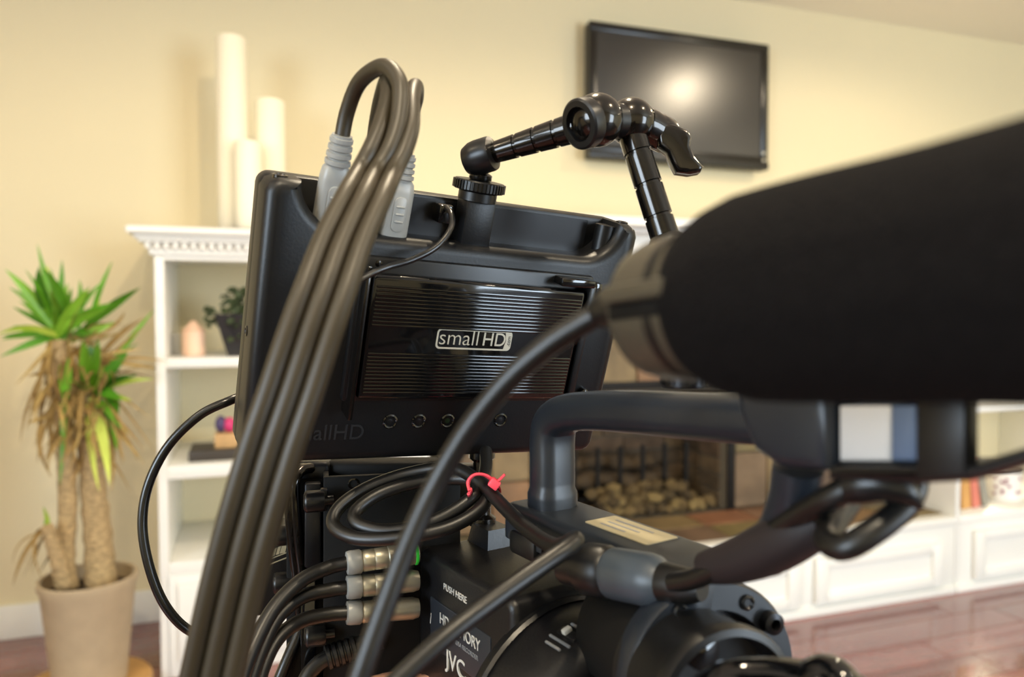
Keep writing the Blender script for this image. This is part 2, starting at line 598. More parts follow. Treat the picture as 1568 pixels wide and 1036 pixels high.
fr = Fr((q.x, 2.52, SH1), (1, 0, 0), (0, 1, 0), (0, 0, 1))
M().sweep([fr.p(0, 0, 0), fr.p(0, 0, .06), fr.p(0, 0, .13), fr.p(0, 0, .127), fr.p(0, 0, .118)], [(-.07, -.07), (.07, -.07), (.07, .07), (-.07, .07)], V((1, 0, 0)), True, [.52, .75, 1, .93, .9]).build('pot', 'dark_pot', t)
fl = M()
rr = random.Random(3)
for i in range(150):
    a, h = rr.uniform(0, 2 * PI), rr.random()
    rad = rr.uniform(.01, .075) * (1 - .4 * h)
    c = fr.p(rad * math.cos(a), rad * math.sin(a), .125 + .085 * h)
    if i > 115:
        c = fr.p(-.05 - .05 * rr.random(), rr.uniform(-.05, .05), .09 + .06 * rr.random())
    if i > 138:
        c = fr.p(.0 + rr.uniform(-.04, .02), -.075, .12 - .07 * rr.random())
    n = V((rr.uniform(-1, 1), rr.uniform(-1, 1), rr.uniform(-.2, 1))).normalized()
    f2 = axf(c, n)
    l = .013
    fl.add([f2.p(-l, 0), f2.p(-.3 * l, .6 * l, .002), f2.p(.5 * l, .55 * l, .001), f2.p(l, 0), f2.p(.5 * l, -.55 * l, .001), f2.p(-.3 * l, -.6 * l, .002), f2.p(0, 0, -.002)], [(0, 1, 6), (1, 2, 6), (2, 3, 6), (3, 4, 6), (4, 5, 6), (5, 0, 6)])
fl.build('foliage', 'small_leaf', t, kind='stuff')
q = Wy(330, 712, 2.5)
M().bx((q.x - .075, 2.47, SH2), (q.x + .11, 2.63, SH2 + .032), .003).build('dark_case', 'dark_box', None, 'flat dark case lying on the middle shelf', 'box')
q = Wy(345, 705, 2.52)
bz = SH2 + .0325
M().bx((q.x - .03, 2.50, bz), (q.x + .04, 2.56, bz + .045), .003).build('wooden_block', 'light_wood', None, 'small light wooden block on top of the dark case', 'block')
t = thing('trinket', 'pink and violet rounded trinket on the wooden block', 'trinket', (q.x, 2.53, bz + .0455))
M().ball((q.x - .012, 2.53, bz + .0455 + .027), .022, 16, 10, (.8, .8, 1.22)).build('violet_half', 'violet', t)
M().ball((q.x + .014, 2.528, bz + .0455 + .024), .022, 16, 10, (.9, .8, 1.08)).build('pink_half', 'magenta', t)

# ================================================================== FIREPLACE
FY = 2.55          # face of the slate surround
HX0, HX1, HY, HZ = .62, 2.577, 2.17, .30
OX0, OX1, OZ = .98, 1.80, .80
t = thing('fireplace', 'slate tiled fireplace with white mantel under the television', 'fireplace', (1.6, 2.7, 0))
sr = M()
sr.bx((HX0 + .002, FY + .012, HZ), (OX0, YW - .002, 1.22)).bx((OX1, FY + .012, HZ), (HX1 - .002, YW - .002, 1.22)).bx((OX0, FY + .012, OZ), (OX1, YW - .002, 1.22))
sr.build('surround', 'grout', t)
rr = random.Random(11)


def tiles(x0, x1, z0, z1, s):
    nx, nz = max(1, round((x1 - x0) / s)), max(1, round((z1 - z0) / s))
    for i in range(nx):
        for k in range(nz):
            a, b = x0 + (x1 - x0) * i / nx, x0 + (x1 - x0) * (i + 1) / nx
            c, d = z0 + (z1 - z0) * k / nz, z0 + (z1 - z0) * (k + 1) / nz
            p = rr.uniform(0, .004)
            M().bx((a + .003, FY - p, c + .003), (b - .003, FY + .013, d - .003), .003, 1).build('slate_tile', 'slate', t)


tiles(HX0 + .01, OX0, HZ, 1.2, .19)
tiles(OX1, HX1 - .005, HZ, 1.2, .2)
tiles(OX0, OX1, OZ, 1.2, .2)
# firebox lining
fb = M().bx((OX0, YW - .03, HZ), (OX1, YW - .003, OZ)).bx((OX0, FY + .02, OZ - .012), (OX1, YW - .03, OZ))
fb.bx((OX0 - .001, FY + .02, HZ), (OX0 + .012, YW - .03, OZ - .012)).bx((OX1 - .012, FY + .02, HZ), (OX1 + .001, YW - .03, OZ - .012))
box_ = fb.build('firebox', 'grout', t)
z = HZ + .004
rw = 0
while z < OZ - .05:
    x = OX0 + .014 - (.1 if rw % 2 else 0)
    while x < OX1 - .02:
        a, b = max(x, OX0 + .013), min(x + .2, OX1 - .013)
        if b - a > .02:
            M().bx((a + .003, YW - .042, z), (b - .003, YW - .029, z + .06), .003, 1).build('brick', 'firebrick', box_)
        x += .2
    for xs, s in ((OX1 - .012, -1), (OX0 + .012, 1)):
        for yy in (FY + .03, FY + .18):
            M().bx((xs, yy, z), (xs + s * .008, yy + .14, z + .06), .002, 1).build('brick', 'firebrick', box_)
    z += .066
    rw += 1
M().bx((OX1 - .004, FY - .012, HZ), (OX1 + .03, FY + .0, OZ + .03), .003).bx((OX0 - .03, FY - .012, HZ), (OX0 + .004, FY, OZ + .03), .003).bx((OX0 - .03, FY - .012, OZ), (OX1 + .03, FY, OZ + .03), .003).build('firebox_trim', 'iron', t)
# mantel
M().bx((HX0 + .002, FY - .03, 1.22), (HX1 - .002, YW - .002, 1.385), .004).build('frieze', 'white_paint', t)
M().bx((HX0 + .002, FY - .10, 1.385), (HX1 - .002, YW - .002, 1.40), .005).bx((HX0 + .002, FY - .17, 1.40), (HX1 - .002, YW - .002, 1.432), .006).build('mantel_shelf', 'white_paint', t)

# raised hearth: white panelled base with slate top
t = thing('hearth', 'raised hearth with slate top and white panelled base', 'hearth', ((HX0 + HX1) / 2, 2.36, 0))
M().bx((HX0, HY, 0), (HX1 - .002, FY - .001, HZ - .02), .002).bx((HX0, HY - .012, HZ - .03), (HX1 - .002, HY + .05, HZ), .004).bx((HX0, HY - .012, 0), (HX1 - .002, HY, .03), .003).build('base_body', 'white_paint', t)
M().bx((HX0, HY + .05, HZ - .02), (HX1 - .002, YW - .003, HZ - .006)).build('mortar_bed', 'grout', t)
nx, ny = 8, 2
for i in range(nx):
    for k in range(ny):
        a = HX0 + (HX1 - HX0 - .004) * i / nx
        b = HX0 + (HX1 - HX0 - .004) * (i + 1) / nx
        c = HY + .051 + (FY - .003 - HY - .051) * k / ny
        d = HY + .051 + (FY - .003 - HY - .051) * (k + 1) / ny
        M().bx((a + .003, c + .003, HZ - .008), (b - .003, d - .003, HZ + rr.uniform(-.001, .002)), .003, 1).build('slate_tile', 'slate', t)


def panel_door(root, x0, x1, z0, z1, y):
    d = M()
    fw = .052
    for a, b in (((x0, z0), (x0 + fw, z1)), ((x1 - fw, z0), (x1, z1)), ((x0 + fw, z0), (x1 - fw, z0 + fw * .72)), ((x0 + fw, z1 - fw * .72), (x1 - fw, z1))):
        d.bx((a[0], y - .020, a[1]), (b[0], y, b[1]), .004)
    d = d.build('door', 'white_paint', root)
    M().bx((x0 + fw, y - .006, z0 + fw * .72), (x1 - fw, y, z1 - fw * .72)).build('recessed_panel', 'white_paint', d)


panel_door(t, 1.90, 2.50, .045, .21, HY - .001)
panel_door(t, 1.24, 1.83, .045, .21, HY - .001)
panel_door(t, .68, 1.17, .045, .21, HY - .001)

# grate, logs and ash lumps in the firebox
gx0, gx1 = 1.08, 1.68
t = thing('fire_grate', 'black iron fire grate standing in the firebox', 'grate', (1.38, 2.7, HZ))
for i in range(7):
    x = gx0 + (gx1 - gx0) * i / 6
    M().tube([V((x, 2.665, .56)), V((x, 2.668, .38)), V((x, 2.69, .36)), V((x, 2.81, .36)), V((x, 2.835, .45))], .010, 8).build('bar', 'iron', t)
M().tube([V((gx0 - .01, 2.70, .348)), V((gx1 + .01, 2.70, .348))], .007, 8).build('rail', 'iron', t)
M().tube([V((gx0 - .01, 2.79, .348)), V((gx1 + .01, 2.79, .348))], .007, 8).build('rail', 'iron', t)
for x in (gx0, gx1):
    for yy in (2.70, 2.79):
        M().tube([V((x, yy, .348)), V((x, yy, HZ))], .006, 8).build('leg', 'iron', t)
for (a, b, r, lab) in (((1.10, 2.715, .41), (1.62, 2.725, .41), .032, 'long charred log lying at the front of the grate'), ((1.14, 2.80, .41), (1.66, 2.795, .41), .032, 'thick charred log lying at the back of the grate'), ((1.22, 2.77, .475), (1.55, 2.735, .485), .028, 'thin log resting across the top of the logs')):
    a, b = V(a), V(b)
    pts = smooth_path([a, a.lerp(b, .35) + V((0, .008, .01)), a.lerp(b, .7) + V((0, -.01, -.006)), b], 5)
    M().tube(pts, r, 12, True, [1 + .16 * math.sin(i * 1.7) for i in range(len(pts))]).build('fire_log', 'log_bark', None, lab, 'log', 'logs on the fire grate')
em = []
for i in range(4):
    bm = bmesh.new()
    bmesh.ops.create_icosphere(bm, subdivisions=1, radius=1)
    for v in bm.verts:
        v.co *= rr.uniform(.7, 1.2)
    me = bpy.data.meshes.new('ember_lump')
    bm.to_mesh(me)
    bm.free()
    me.materials.append(MATS['ember'])
    em.append(me)
lumps = []
for i in range(110):
    lay = 0 if i < 60 else (1 if i < 95 else 2)
    s = rr.uniform(.018, .042)
    x = rr.uniform(1.0 + .05 * lay, 1.76 - .06 * lay)
    y = rr.uniform(2.575 + .015 * lay, 2.62 + .02 * lay)
    zc = HZ + s * .62 + lay * .036
    o = bpy.data.objects.new('ember_lump', em[i % 4])
    COL.objects.link(o)
    o.location = (x, y, zc)
    o.scale = (s, s, s * .72)
    o.rotation_euler = (rr.uniform(-.3, .3), rr.uniform(-.3, .3), rr.uniform(0, 6))
    tag(o, 'pale ash-covered lump heaped at the front of the firebox', 'lump', 'ash lumps heaped in the firebox')

# ================================================================== RIGHT BOOKCASE
RX0, RX1 = 2.578, 3.75
t = thing('bookcase', 'low-shelved white bookcase right of the hearth, behind the microphone', 'bookcase', (3.17, 2.5, 0))
M().bx((RX0, HY, 0), (RX0 + .022, YW - .002, 1.40), .002).build('side_panel', 'white_paint', t)
M().bx((RX1 - .03, HY, 0), (RX1, YW - .002, 1.40), .002).build('side_panel', 'white_paint', t)
M().bx((RX0 + .022, YW - .014, .29), (RX1 - .03, YW - .002, 1.40)).build('back_panel', 'wall_paint', t, label='beige bookcase back')
M().bx((RX0 + .022, HY - .004, .268), (RX1 - .03, YW - .014, .30), .004).build('shelf', 'white_paint', t)
for z in (.70, 1.08):
    M().bx((RX0 + .022, HY + .004, z), (RX1 - .03, YW - .014, z + .03), .003).build('shelf', 'white_paint', t)
pk = Wy(1520, 622, 2.42)
M().lathe(Fr((pk.x, pk.y, .6995), (1, 0, 0), (0, 1, 0), (0, 0, -1)), [(.034, 0), (.034, .010), (.028, .013)], 24).build('puck_lamp', 'lamp_trim', t)
M().lathe(Fr((pk.x, pk.y, .6862), (1, 0, 0), (0, 1, 0), (0, 0, -1)), [(.026, 0), (.024, .002), (.001, .003)], 24).build('puck_diffuser', 'lamp_glow', t)
l = bpy.data.lights.new('puck_light', 'SPOT')
l.energy = 9
l.color = WARM
l.spot_size = math.radians(160)
l.spot_blend = 0.6
l.shadow_soft_size = 0.025
lo = bpy.data.objects.new('puck_light', l)
COL.objects.link(lo)
lo.parent = t
lo.location = V((pk.x, pk.y, .678)) - ROOT[t.name]
M().bx((RX0 - .0, HY - .03, 1.40), (RX1 + .03, YW - .002, 1.44), .005).build('crown', 'white_paint', t)
M().bx((RX0 + .022, HY, 0), (RX1 - .03, HY + .02, .268)).bx((RX0, HY - .012, 0), (RX1, HY, .03), .003).build('base_front', 'white_paint', t)
panel_door(t, 2.665, 3.19, .045, .238, HY - .001)
panel_door(t, 3.21, 3.70, .045, .238, HY - .001)


def book(x, y, w_, h, d, tilt, m_, lab):
    t = thing('book', lab, 'book', (x, y, .3003), 'books on the right bookcase')
    ca, sa = math.cos(tilt), math.sin(tilt)
    fr = Fr((x, y, .3003 + (w_ * sa if tilt > 0 else 0)), (ca, 0, -sa), (0, 1, 0), (sa, 0, ca))
    c = M()
    c.bx((0, 0, 0), (.003, d, h), .001, 1, fr).bx((w_ - .003, 0, 0), (w_, d, h), .001, 1, fr).bx((0, -.002, 0), (w_, .002, h), .001, 1, fr)
    c.build('cover', m_, t)
    M().bx((.003, .002, .003), (w_ - .003, d - .004, h - .003), 0, 1, fr).build('pages', 'book_page', t)


book(2.690, 2.235, .046, .19, .14, -.10, 'book_orange', 'orange spined book leaning leftmost on the bottom shelf')
book(2.748, 2.235, .040, .20, .14, -.17, 'book_coral', 'coral red spined book leaning between orange and grey books')
book(2.806, 2.235, .036, .19, .14, -.28, 'book_grey', 'grey spined book leaning rightmost of the three books')
mx, my = 3.02, 2.32
t = thing('mug', 'white mug with small plum print on the bottom shelf', 'mug', (mx, my, .3003))
fr = Fr((mx, my, .3003), (1, 0, 0), (0, 1, 0), (0, 0, 1))
M().lathe(fr, [(.06, 0), (.066, .004), (.07, .12), (.066, .12), (.062, .008), (.001, .008)], 28, False).build('cup', 'mug_white', t)
M().sweep(smooth_path([fr.p(.066, 0, .10), fr.p(.10, 0, .098), fr.p(.105, 0, .065), fr.p(.09, 0, .035), fr.p(.066, 0, .03)], 5), rrect(.012, .008, .003, 2)).build('handle', 'mug_white', t)
sp = M()
for i in range(16):
    a = PI + rr.uniform(.1, PI - .1)
    h = rr.uniform(.02, .10)
    c = fr.p(.0685 * math.cos(a), .0685 * math.sin(a), h)
    f2 = axf(c, V((math.cos(a), math.sin(a), 0)))
    sp.lathe(f2, [(.008, -.001), (.007, .0012)], 6)
sp.build('print', 'mug_print', t, kind='stuff')
t = thing('mug_lid_tray', 'dark wooden tray stacked on top of the printed mug', 'tray', (mx, my, .4205))
M().lathe(Fr((mx, my, .4205), (1, 0, 0), (0, 1, 0), (0, 0, 1)), [(.072, 0), (.074, .003), (.074, .018), (.07, .021)], 28).build('disc', 'dark_box', t)
M().ball((mx, my, .449), .010, 12, 8).build('knob', 'dark_box', t)

# ================================================================== TELEVISION
TY, TX0, TX1, TZ0, TZ1 = 2.82, 1.308, 2.182, 1.722, 2.276
TVT = math.radians(0.0)
tc_ = V(((TX0 + TX1) / 2, TY, (TZ0 + TZ1) / 2))
fr = Fr(tc_, (1, 0, 0), (0, math.sin(TVT) * -1, math.cos(TVT)), (0, -math.cos(TVT), -math.sin(TVT)))
TW, TH = TX1 - TX0, TZ1 - TZ0
t = thing('television', 'flat black wall television reflecting a lamp above the mantel', 'television', (tc_.x, TY, TZ0))
M().prism(fr, rrect(TW, TH, .012), -.05, -.012, .006, 2, True).build('back_shell', 'tv_black', t)
bz_ = M()
bw = .035
bz_.bx((-TW / 2, TH / 2 - bw, -.014), (TW / 2, TH / 2, .004), .004, 2, fr).bx((-TW / 2, -TH / 2 + .06, -.014), (-TW / 2 + bw, TH / 2 - bw, .004), .004, 2, fr).bx((TW / 2 - bw, -TH / 2 + .06, -.014), (TW / 2, TH / 2 - bw, .004), .004, 2, fr)
bz_.bx((-TW / 2, -TH / 2 + .03, -.014), (TW / 2, -TH / 2 + .06, .004), .004, 2, fr)
bz_.sweep([fr.p(-TW / 2, -TH / 2 + .02, -.006), fr.p(TW / 2, -TH / 2 + .02, -.006)], rrect(.036, .03, .012), fr.y)
bz_.build('bezel', 'tv_black', t)
M().bx((-TW / 2 + bw, -TH / 2 + .06, -.012), (TW / 2 - bw, TH / 2 - bw, -.002), 0, 1, fr).build('screen', 'tv_screen', t)
M().bx((-.15, -.12, -.08), (.15, .12, -.048), .003, 1, fr).build('wall_mount', 'iron', t)
for dy in (.075, .045):  # two glints on the bezel, put in as small silver discs
    M().lathe(Fr(fr.p(TW / 2 - .022, -TH / 2 + dy, .004), fr.x, fr.y, fr.z), [(.007, -.002), (.007, .001), (.003, .003)], 14).build('button_or_glint', 'silver_warm', t)

# ================================================================== POTTED PLANT
PX, PY = -.447, 2.38
M().lathe(Fr((PX - .01, PY, 0), (1, 0, 0), (0, 1, 0), (0, 0, 1)), [(.165, 0), (.172, .006), (.17, .038), (.164, .044), (.001, .044)], 40).build('wooden_stand', 'wood_slice', None, 'round wooden slab on the floor under the clay pot', 'stand')
t = thing('potted_yucca', 'tall potted yucca with green and withered leaves beside the bookcase', 'potted plant', (PX, PY, .0445))
fr = Fr((PX, PY, .0445), (1, 0, 0), (0, 1, 0), (0, 0, 1))
M().lathe(fr, [(.09, 0), (.094, .004), (.120, .27), (.127, .285), (.127, .303), (.123, .306), (.117, .303), (.114, .27), (.112, .265)], 48, False).lathe(fr, [(.09, 0), (.001, .001)], 48, False).build('pot', 'pot_clay', t)
M().lathe(fr, [(.115, .262), (.09, .268), (.05, .273), (.001, .275)], 32, False).build('soil', 'soil', t)


def py_(px, pyy, y=PY):
    return Wy(px, pyy, y)


def trunk(pts, r0, r1, y):
    q = smooth_path([py_(a, b, yy) for a, b, yy in pts], 6)
    n = len(q)
    M().tube(q, 1, 12, True, [(r0 + (r1 - r0) * i / (n - 1)) * (1 + .07 * math.sin(i * 2.3)) for i in range(n)]).build('trunk', 'bark', t)


trunk([(105, 900, 2.36), (100, 850, 2.37), (104, 760, 2.38), (98, 640, 2.38), (88, 520, 2.38)], .026, .022, PY)
trunk([(155, 893, 2.38), (150, 820, 2.39), (142, 740, 2.40), (137, 660, 2.40), (135, 600, 2.40)], .041, .026, PY)
trunk([(99, 895, 2.34), (90, 860, 2.33), (80, 828, 2.32), (72, 805, 2.31)], .024, .015, PY)


def leaf(b, e, wd, sag, m_, name='leaf', curl=0.0):
    b, e = V(b), V(e)
    L = (e - b).length
    mid = b.lerp(e, .5) + V((0, 0, sag * L)) + V((rr.uniform(-.02, .02), rr.uniform(-.03, .03), 0)) * (1 + curl)
    n = 8
    vs, fs = [], []
    side = None
    for i in range(n + 1):
        s = i / n
        p = b * (1 - s) ** 2 + mid * 2 * s * (1 - s) + e * s * s
        tg = ((mid - b) * (1 - s) + (e - mid) * s).normalized()
        if side is None:
            view = (CAM - p).normalized() * .8 + V((rr.uniform(-.6, .6), rr.uniform(-.6, .6), rr.uniform(-.2, .6)))
            side = tg.cross(view).normalized()
        side = (side - tg * side.dot(tg)).normalized()
        nr = side.cross(tg)
        w2 = wd * .5 * (min(1, .45 + 1.7 * s) if s < .35 else 1) * (1 - max(0, (s - .45) / .55) ** 1.7) + .0004
        vs += [p - side * w2 + nr * w2 * .35, p, p + side * w2 + nr * w2 * .35]
    for i in range(n):
        k = i * 3
        fs += [(k, k + 1, k + 4, k + 3), (k + 1, k + 2, k + 5, k + 4)]
    M().add(vs, fs).build(name, m_, t, ang=60)


# green leaves read from the photograph: base px, tip px, width (m), sag, depth offset of the tip
c1, c2, c3 = (90, 512), (128, 505), (140, 605)
for (b, e, wd, sg, dy, mm) in [
    (c1, (8, 412), .030, .06, -.05, 'leaf_green'), (c1, (14, 440), .026, .08, .05, 'leaf_green'), (c1, (57, 374), .018, .02, .03, 'leaf_green'),
    ((80, 490), (60, 408), .036, .02, -.08, 'leaf_green'), ((84, 500), (95, 398), .020, .03, .06, 'leaf_green'), ((84, 500), (38, 412), .030, .04, -.1, 'leaf_green'),
    ((95, 500), (72, 405), .026, .03, .1, 'leaf_lime'), ((108, 495), (66, 410), .030, .10, -.14, 'leaf_green'), (c1, (0, 546), .022, .07, -.1, 'leaf_green'), (c1, (2, 520), .020, .06, .08, 'leaf_green'),
    (c1, (-4, 512), .018, .25, -.1, 'leaf_lime'), ((120, 505), (122, 428), .018, .02, .05, 'leaf_green'), ((125, 505), (215, 440), .034, .10, -.08, 'leaf_green'),
    ((135, 500), (172, 400), .016, .05, .08, 'leaf_green'), ((100, 515), (20, 470), .020, .06, .1, 'leaf_green'), ((92, 515), (40, 498), .018, .05, -.12, 'leaf_lime'),
    (c3, (128, 520), .038, .05, -.10, 'leaf_green'), (c3, (140, 512), .034, .04, .04, 'leaf_green'), (c3, (196, 540), .040, .10, -.08, 'leaf_green'), (c3, (236, 474), .020, .08, .05, 'leaf_green'),
    (c3, (212, 525), .018, .10, .1, 'leaf_green'), (c3, (235, 580), .018, .12, -.04, 'leaf_lime'), ((138, 600), (168, 742), .030, .06, -.16, 'leaf_lime'), ((136, 610), (152, 752), .022, .02, -.13, 'leaf_lime'),
    ((150, 605), (175, 545), .040, .02, .03, 'leaf_green'), ((145, 610), (165, 620), .034, -.2, -.1, 'leaf_green'), ((95, 540), (92, 742), .020, .0, -.08, 'leaf_green'), ((100, 545), (100, 620), .034, .0, -.1, 'leaf_green'),
    ((150, 620), (178, 690), .024, .1, -.1, 'leaf_green'), ((160, 600), (180, 640), .036, .1, -.05, 'leaf_green'), ((75, 810), (66, 775), .012, .0, -.03, 'leaf_lime'), ((72, 810), (72, 790), .014, .0, .02, 'leaf_green'),
    (c1, (110, 440), .022, .05, .12, 'leaf_green'), (c2, (150, 450), .016, .1, .12, 'leaf_lime'), (c3, (118, 560), .030, .05, .08, 'leaf_green')]:
    B = py_(*b, 2.385)
    E = py_(*e, 2.385 + dy)
    leaf(B, E, wd * .92, sg, mm)
for i in range(16):
    a = rr.uniform(-.15, PI + .15)
    l = rr.uniform(55, 105)
    leaf(py_(rr.uniform(82, 104), rr.uniform(505, 530), 2.385), py_(max(-4, 90 + l * math.cos(a)), 512 - l * math.sin(a), 2.385 + rr.uniform(-.16, .14)), rr.uniform(.016, .030), rr.uniform(.03, .1), 'leaf_green')
for i in range(16):
    a = rr.uniform(-1.1, PI * .85)
    l = rr.uniform(45, 90)
    leaf(py_(rr.uniform(130, 150), rr.uniform(595, 615), 2.39), py_(142 + l * math.cos(a) * .9, 602 - l * math.sin(a), 2.385 + rr.uniform(-.16, .12)), rr.uniform(.018, .034), rr.uniform(.03, .14), rr.choice(('leaf_green', 'leaf_green', 'leaf_lime')))
# withered leaves
for i in range(190):
    if i >= 120:
        b = (rr.uniform(72, 170), rr.uniform(530, 660))
        e = (b[0] + rr.gauss(-4, 26), b[1] + rr.uniform(30, 120))
        sg = .15
    elif i < 46:
        b = (rr.uniform(75, 130), rr.uniform(505, 600))
        e = (b[0] + rr.gauss(-8, 28), b[1] + rr.uniform(50, 150))
        sg = .12
    elif i < 84:
        b = (rr.uniform(115, 165), rr.uniform(580, 660))
        e = (b[0] + rr.gauss(8, 34), b[1] + rr.uniform(40, 120))
        sg = .14
    elif i < 104:
        b = (rr.uniform(100, 150), rr.uniform(495, 610))
        a = rr.uniform(-.5, 1.3)
        l = rr.uniform(60, 125)
        e = (b[0] + l * math.cos(a), b[1] - l * math.sin(a))
        sg = .12
    elif i < 112:
        b = (rr.uniform(80, 110), rr.uniform(545, 640))
        e = (rr.uniform(18, 70), b[1] + rr.uniform(-10, 90))
        sg = .15
    else:
        b = (rr.uniform(68, 84), rr.uniform(805, 825))
        e = (rr.uniform(18, 70), rr.uniform(840, 915))
        sg = .35
    e = (max(e[0], -6), e[1])
    dy = rr.uniform(-.16, .12) if not 112 <= i < 120 else rr.uniform(-.04, .06)
    leaf(py_(*b, 2.385), py_(*e, 2.385 + dy), rr.uniform(.004, .014), sg, 'leaf_dead', 'withered_leaf', 1)

# ================================================================== FIELD MONITOR
# pose recovered from the four corners of its back; axes are right, up, outwards (towards the photographer)


def cv(x, yd, z):
    return RGT * x - UPV * yd + FWD * z


MC = CAM + cv(-.0282, -.0003, .3845)
MF = Fr(MC, cv(.88, .038, .473), cv(.178, -.95, -.255), cv(.44, .309, -.843))
MF = Fr(MC, MF.x, (MF.y - MF.x * MF.y.dot(MF.x)), MF.x.cross(MF.y))
MW, MH, MT = .200, .1362, .034


def ml(px, py, h=0.0):
    """photograph pixel to monitor coordinates on the plane h above its back"""
    q = onp(px, py, MF.p(0, 0, h), MF.z)
    a = MF.loc(q)
    return a[0], a[1]


mon = thing('field_monitor', 'black field monitor seen from behind, mounted above the camcorder', 'monitor', MF.p(0, -MH / 2, -MT / 2))
M().prism(MF, rrect(MW, MH, .006), -MT, -.020, .002, 2, True).build('screen_housing', 'monitor_shell', mon)
# back shell with the notch for the sockets cut in its top edge
hx, hy = MW / 2, MH / 2
nb = ml(560, 352)[1]
nl, nr_ = ml(452, 270)[0], ml(980, 352)[0]
nb = hy - .0205
poly = [(-hx + .006, -hy), (hx - .006, -hy), (hx - .002, -hy + .002), (hx, -hy + .006), (hx, hy - .006), (hx - .002, hy - .002), (hx - .006, hy)]
nr_ = min(nr_, hx - .013)
nl += .004
RX = .020
for k in range(11):
    a = math.radians(9 * k)
    poly.append((nr_ - RX * (1 - math.cos(a)), hy - (hy - nb) * math.sin(a)))
for k in range(10, -1, -1):
    a = math.radians(9 * k)
    poly.append((nl + RX * 1.15 * (1 - math.cos(a)), hy - (hy - nb) * math.sin(a)))
poly += [(-hx + .006, hy), (-hx + .002, hy - .002), (-hx, hy - .006), (-hx, -hy + .006), (-hx + .002, -hy + .002)]
bm = bmesh.new()
f = bm.faces.new([bm.verts.new((x, y, -.021)) for x, y in poly])
r = bmesh.ops.extrude_face_region(bm, geom=[f])
for v in r['geom']:
    if isinstance(v, bmesh.types.BMVert):
        v.co.z = 0
bmesh.ops.recalc_face_normals(bm, faces=bm.faces[:])
bmesh.ops.bevel(bm, geom=[e for e in bm.edges if all(abs(v.co.z) < 1e-7 for v in e.verts)], offset=.0055, segments=3, affect='EDGES', profile=.5)
bs = M()
bs.bm(bm, MF)
bm.free()
bs.build('back_shell', 'monitor_shell', mon)
M().bx((nl + .012, nb - .004, -.0205), (nr_ - .01, hy - .002, -.0195), 0, 1, MF).build('socket_bay', 'monitor_cavity', mon)
# mounting boss and the two corner screws
bx_, by_ = ml(727, 325, -.012)
M().bx((bx_ - .0075, nb - .002, -.0195), (bx_ + .0085, hy + .001, -.006), .001, 2, MF).build('mounting_boss', 'monitor_shell', mon)
a, b = ml(930, 352, -.010)
M().lathe(Fr(MF.p(a, nb, -.012), MF.x, MF.z * -1, MF.y), [(.006, 0), (.006, .018)], 16).build('corner_post', 'satin_black', mon)
for sx in (-1, 1):
    M().lathe(Fr(MF.p(sx * (hx - .007), hy - .004, -.010), MF.x, MF.z * -1, MF.y), [(.0034, 0), (.0034, .0046), (.0022, .0050), (.0020, .0042)], 14).build('corner_screw', 'chrome_black', mon)
sq = axf(MF.p(-hx, -.006, -.017), MF.x * -1)
M().lathe(sq, [(.0026, -.001), (.0026, .0004), (.0016, .0006), (.0012, 0)], 14).build('side_screw', 'metal_satin', mon)
# battery sled with ridged battery
bt = .0115
L0, T0 = ml(571, 420, bt)
R0, T1 = ml(896, 447, bt)
L1, B0 = ml(545, 626, bt)
R1, B1 = ml(870, 600, bt)
bl, br, btp, bbt = (L0 + L1) / 2, (R0 + R1) / 2, (T0 + T1) / 2, (B0 + B1) / 2
M().bx((bl - .005, bbt - .004, -.001), (br + .008, btp + .007, .004), .0015, 2, MF).build('battery_plate', 'satin_black', mon)
bat = M().bx((bl, bbt, .003), (br, btp, bt), .0022, 3, MF).build('battery', 'gloss_black', mon, label='glossy black ridged battery with silver logo')
rg = M()
bh = btp - bbt
for g0, g1, n in ((.07, .40, 11), (.60, .95, 12)):
    for i in range(n):
        yy = bbt + bh * (1 - (g0 + (g1 - g0) * (i + .5) / n))
        rg.bx((bl + .0022, yy - .00062, bt - .0003), (br - .0022, yy + .00062, bt + .0007), .0004, 2, MF)
rg.build('ridges', 'gloss_black', bat, kind='stuff')
M().bx((bl - .0036, bbt - .010, -.0005), (bl - .0012, btp + .004, bt + .0015), .0006, 2, MF).build('guide_rail', 'chrome_black', mon)
M().bx((br + .0014, bbt, -.0005), (br + .0052, btp + .003, bt + .0005), .0006, 2, MF).build('guide_rail', 'satin_black', mon)
M().bx((br - .017, btp + .002, -.0005), (br + .004, btp + .0062, bt + .001), .001, 2, MF).build('latch', 'gloss_black', mon)
M().bx((br + .004, btp - .004, -.0005), (br + .0105, btp + .005, bt - .001), .0018, 2, MF).build('release_button', 'gloss_black', mon)
for px, py in ((893, 600), (578, 402)):
    a, b = ml(px, py, .002)
    M().lathe(Fr(MF.p(a, b, 0), MF.x, MF.y, MF.z), [(.0024, 0), (.0024, .0035), (.0012, .0044)], 12).build('screw', 'chrome_black', mon)
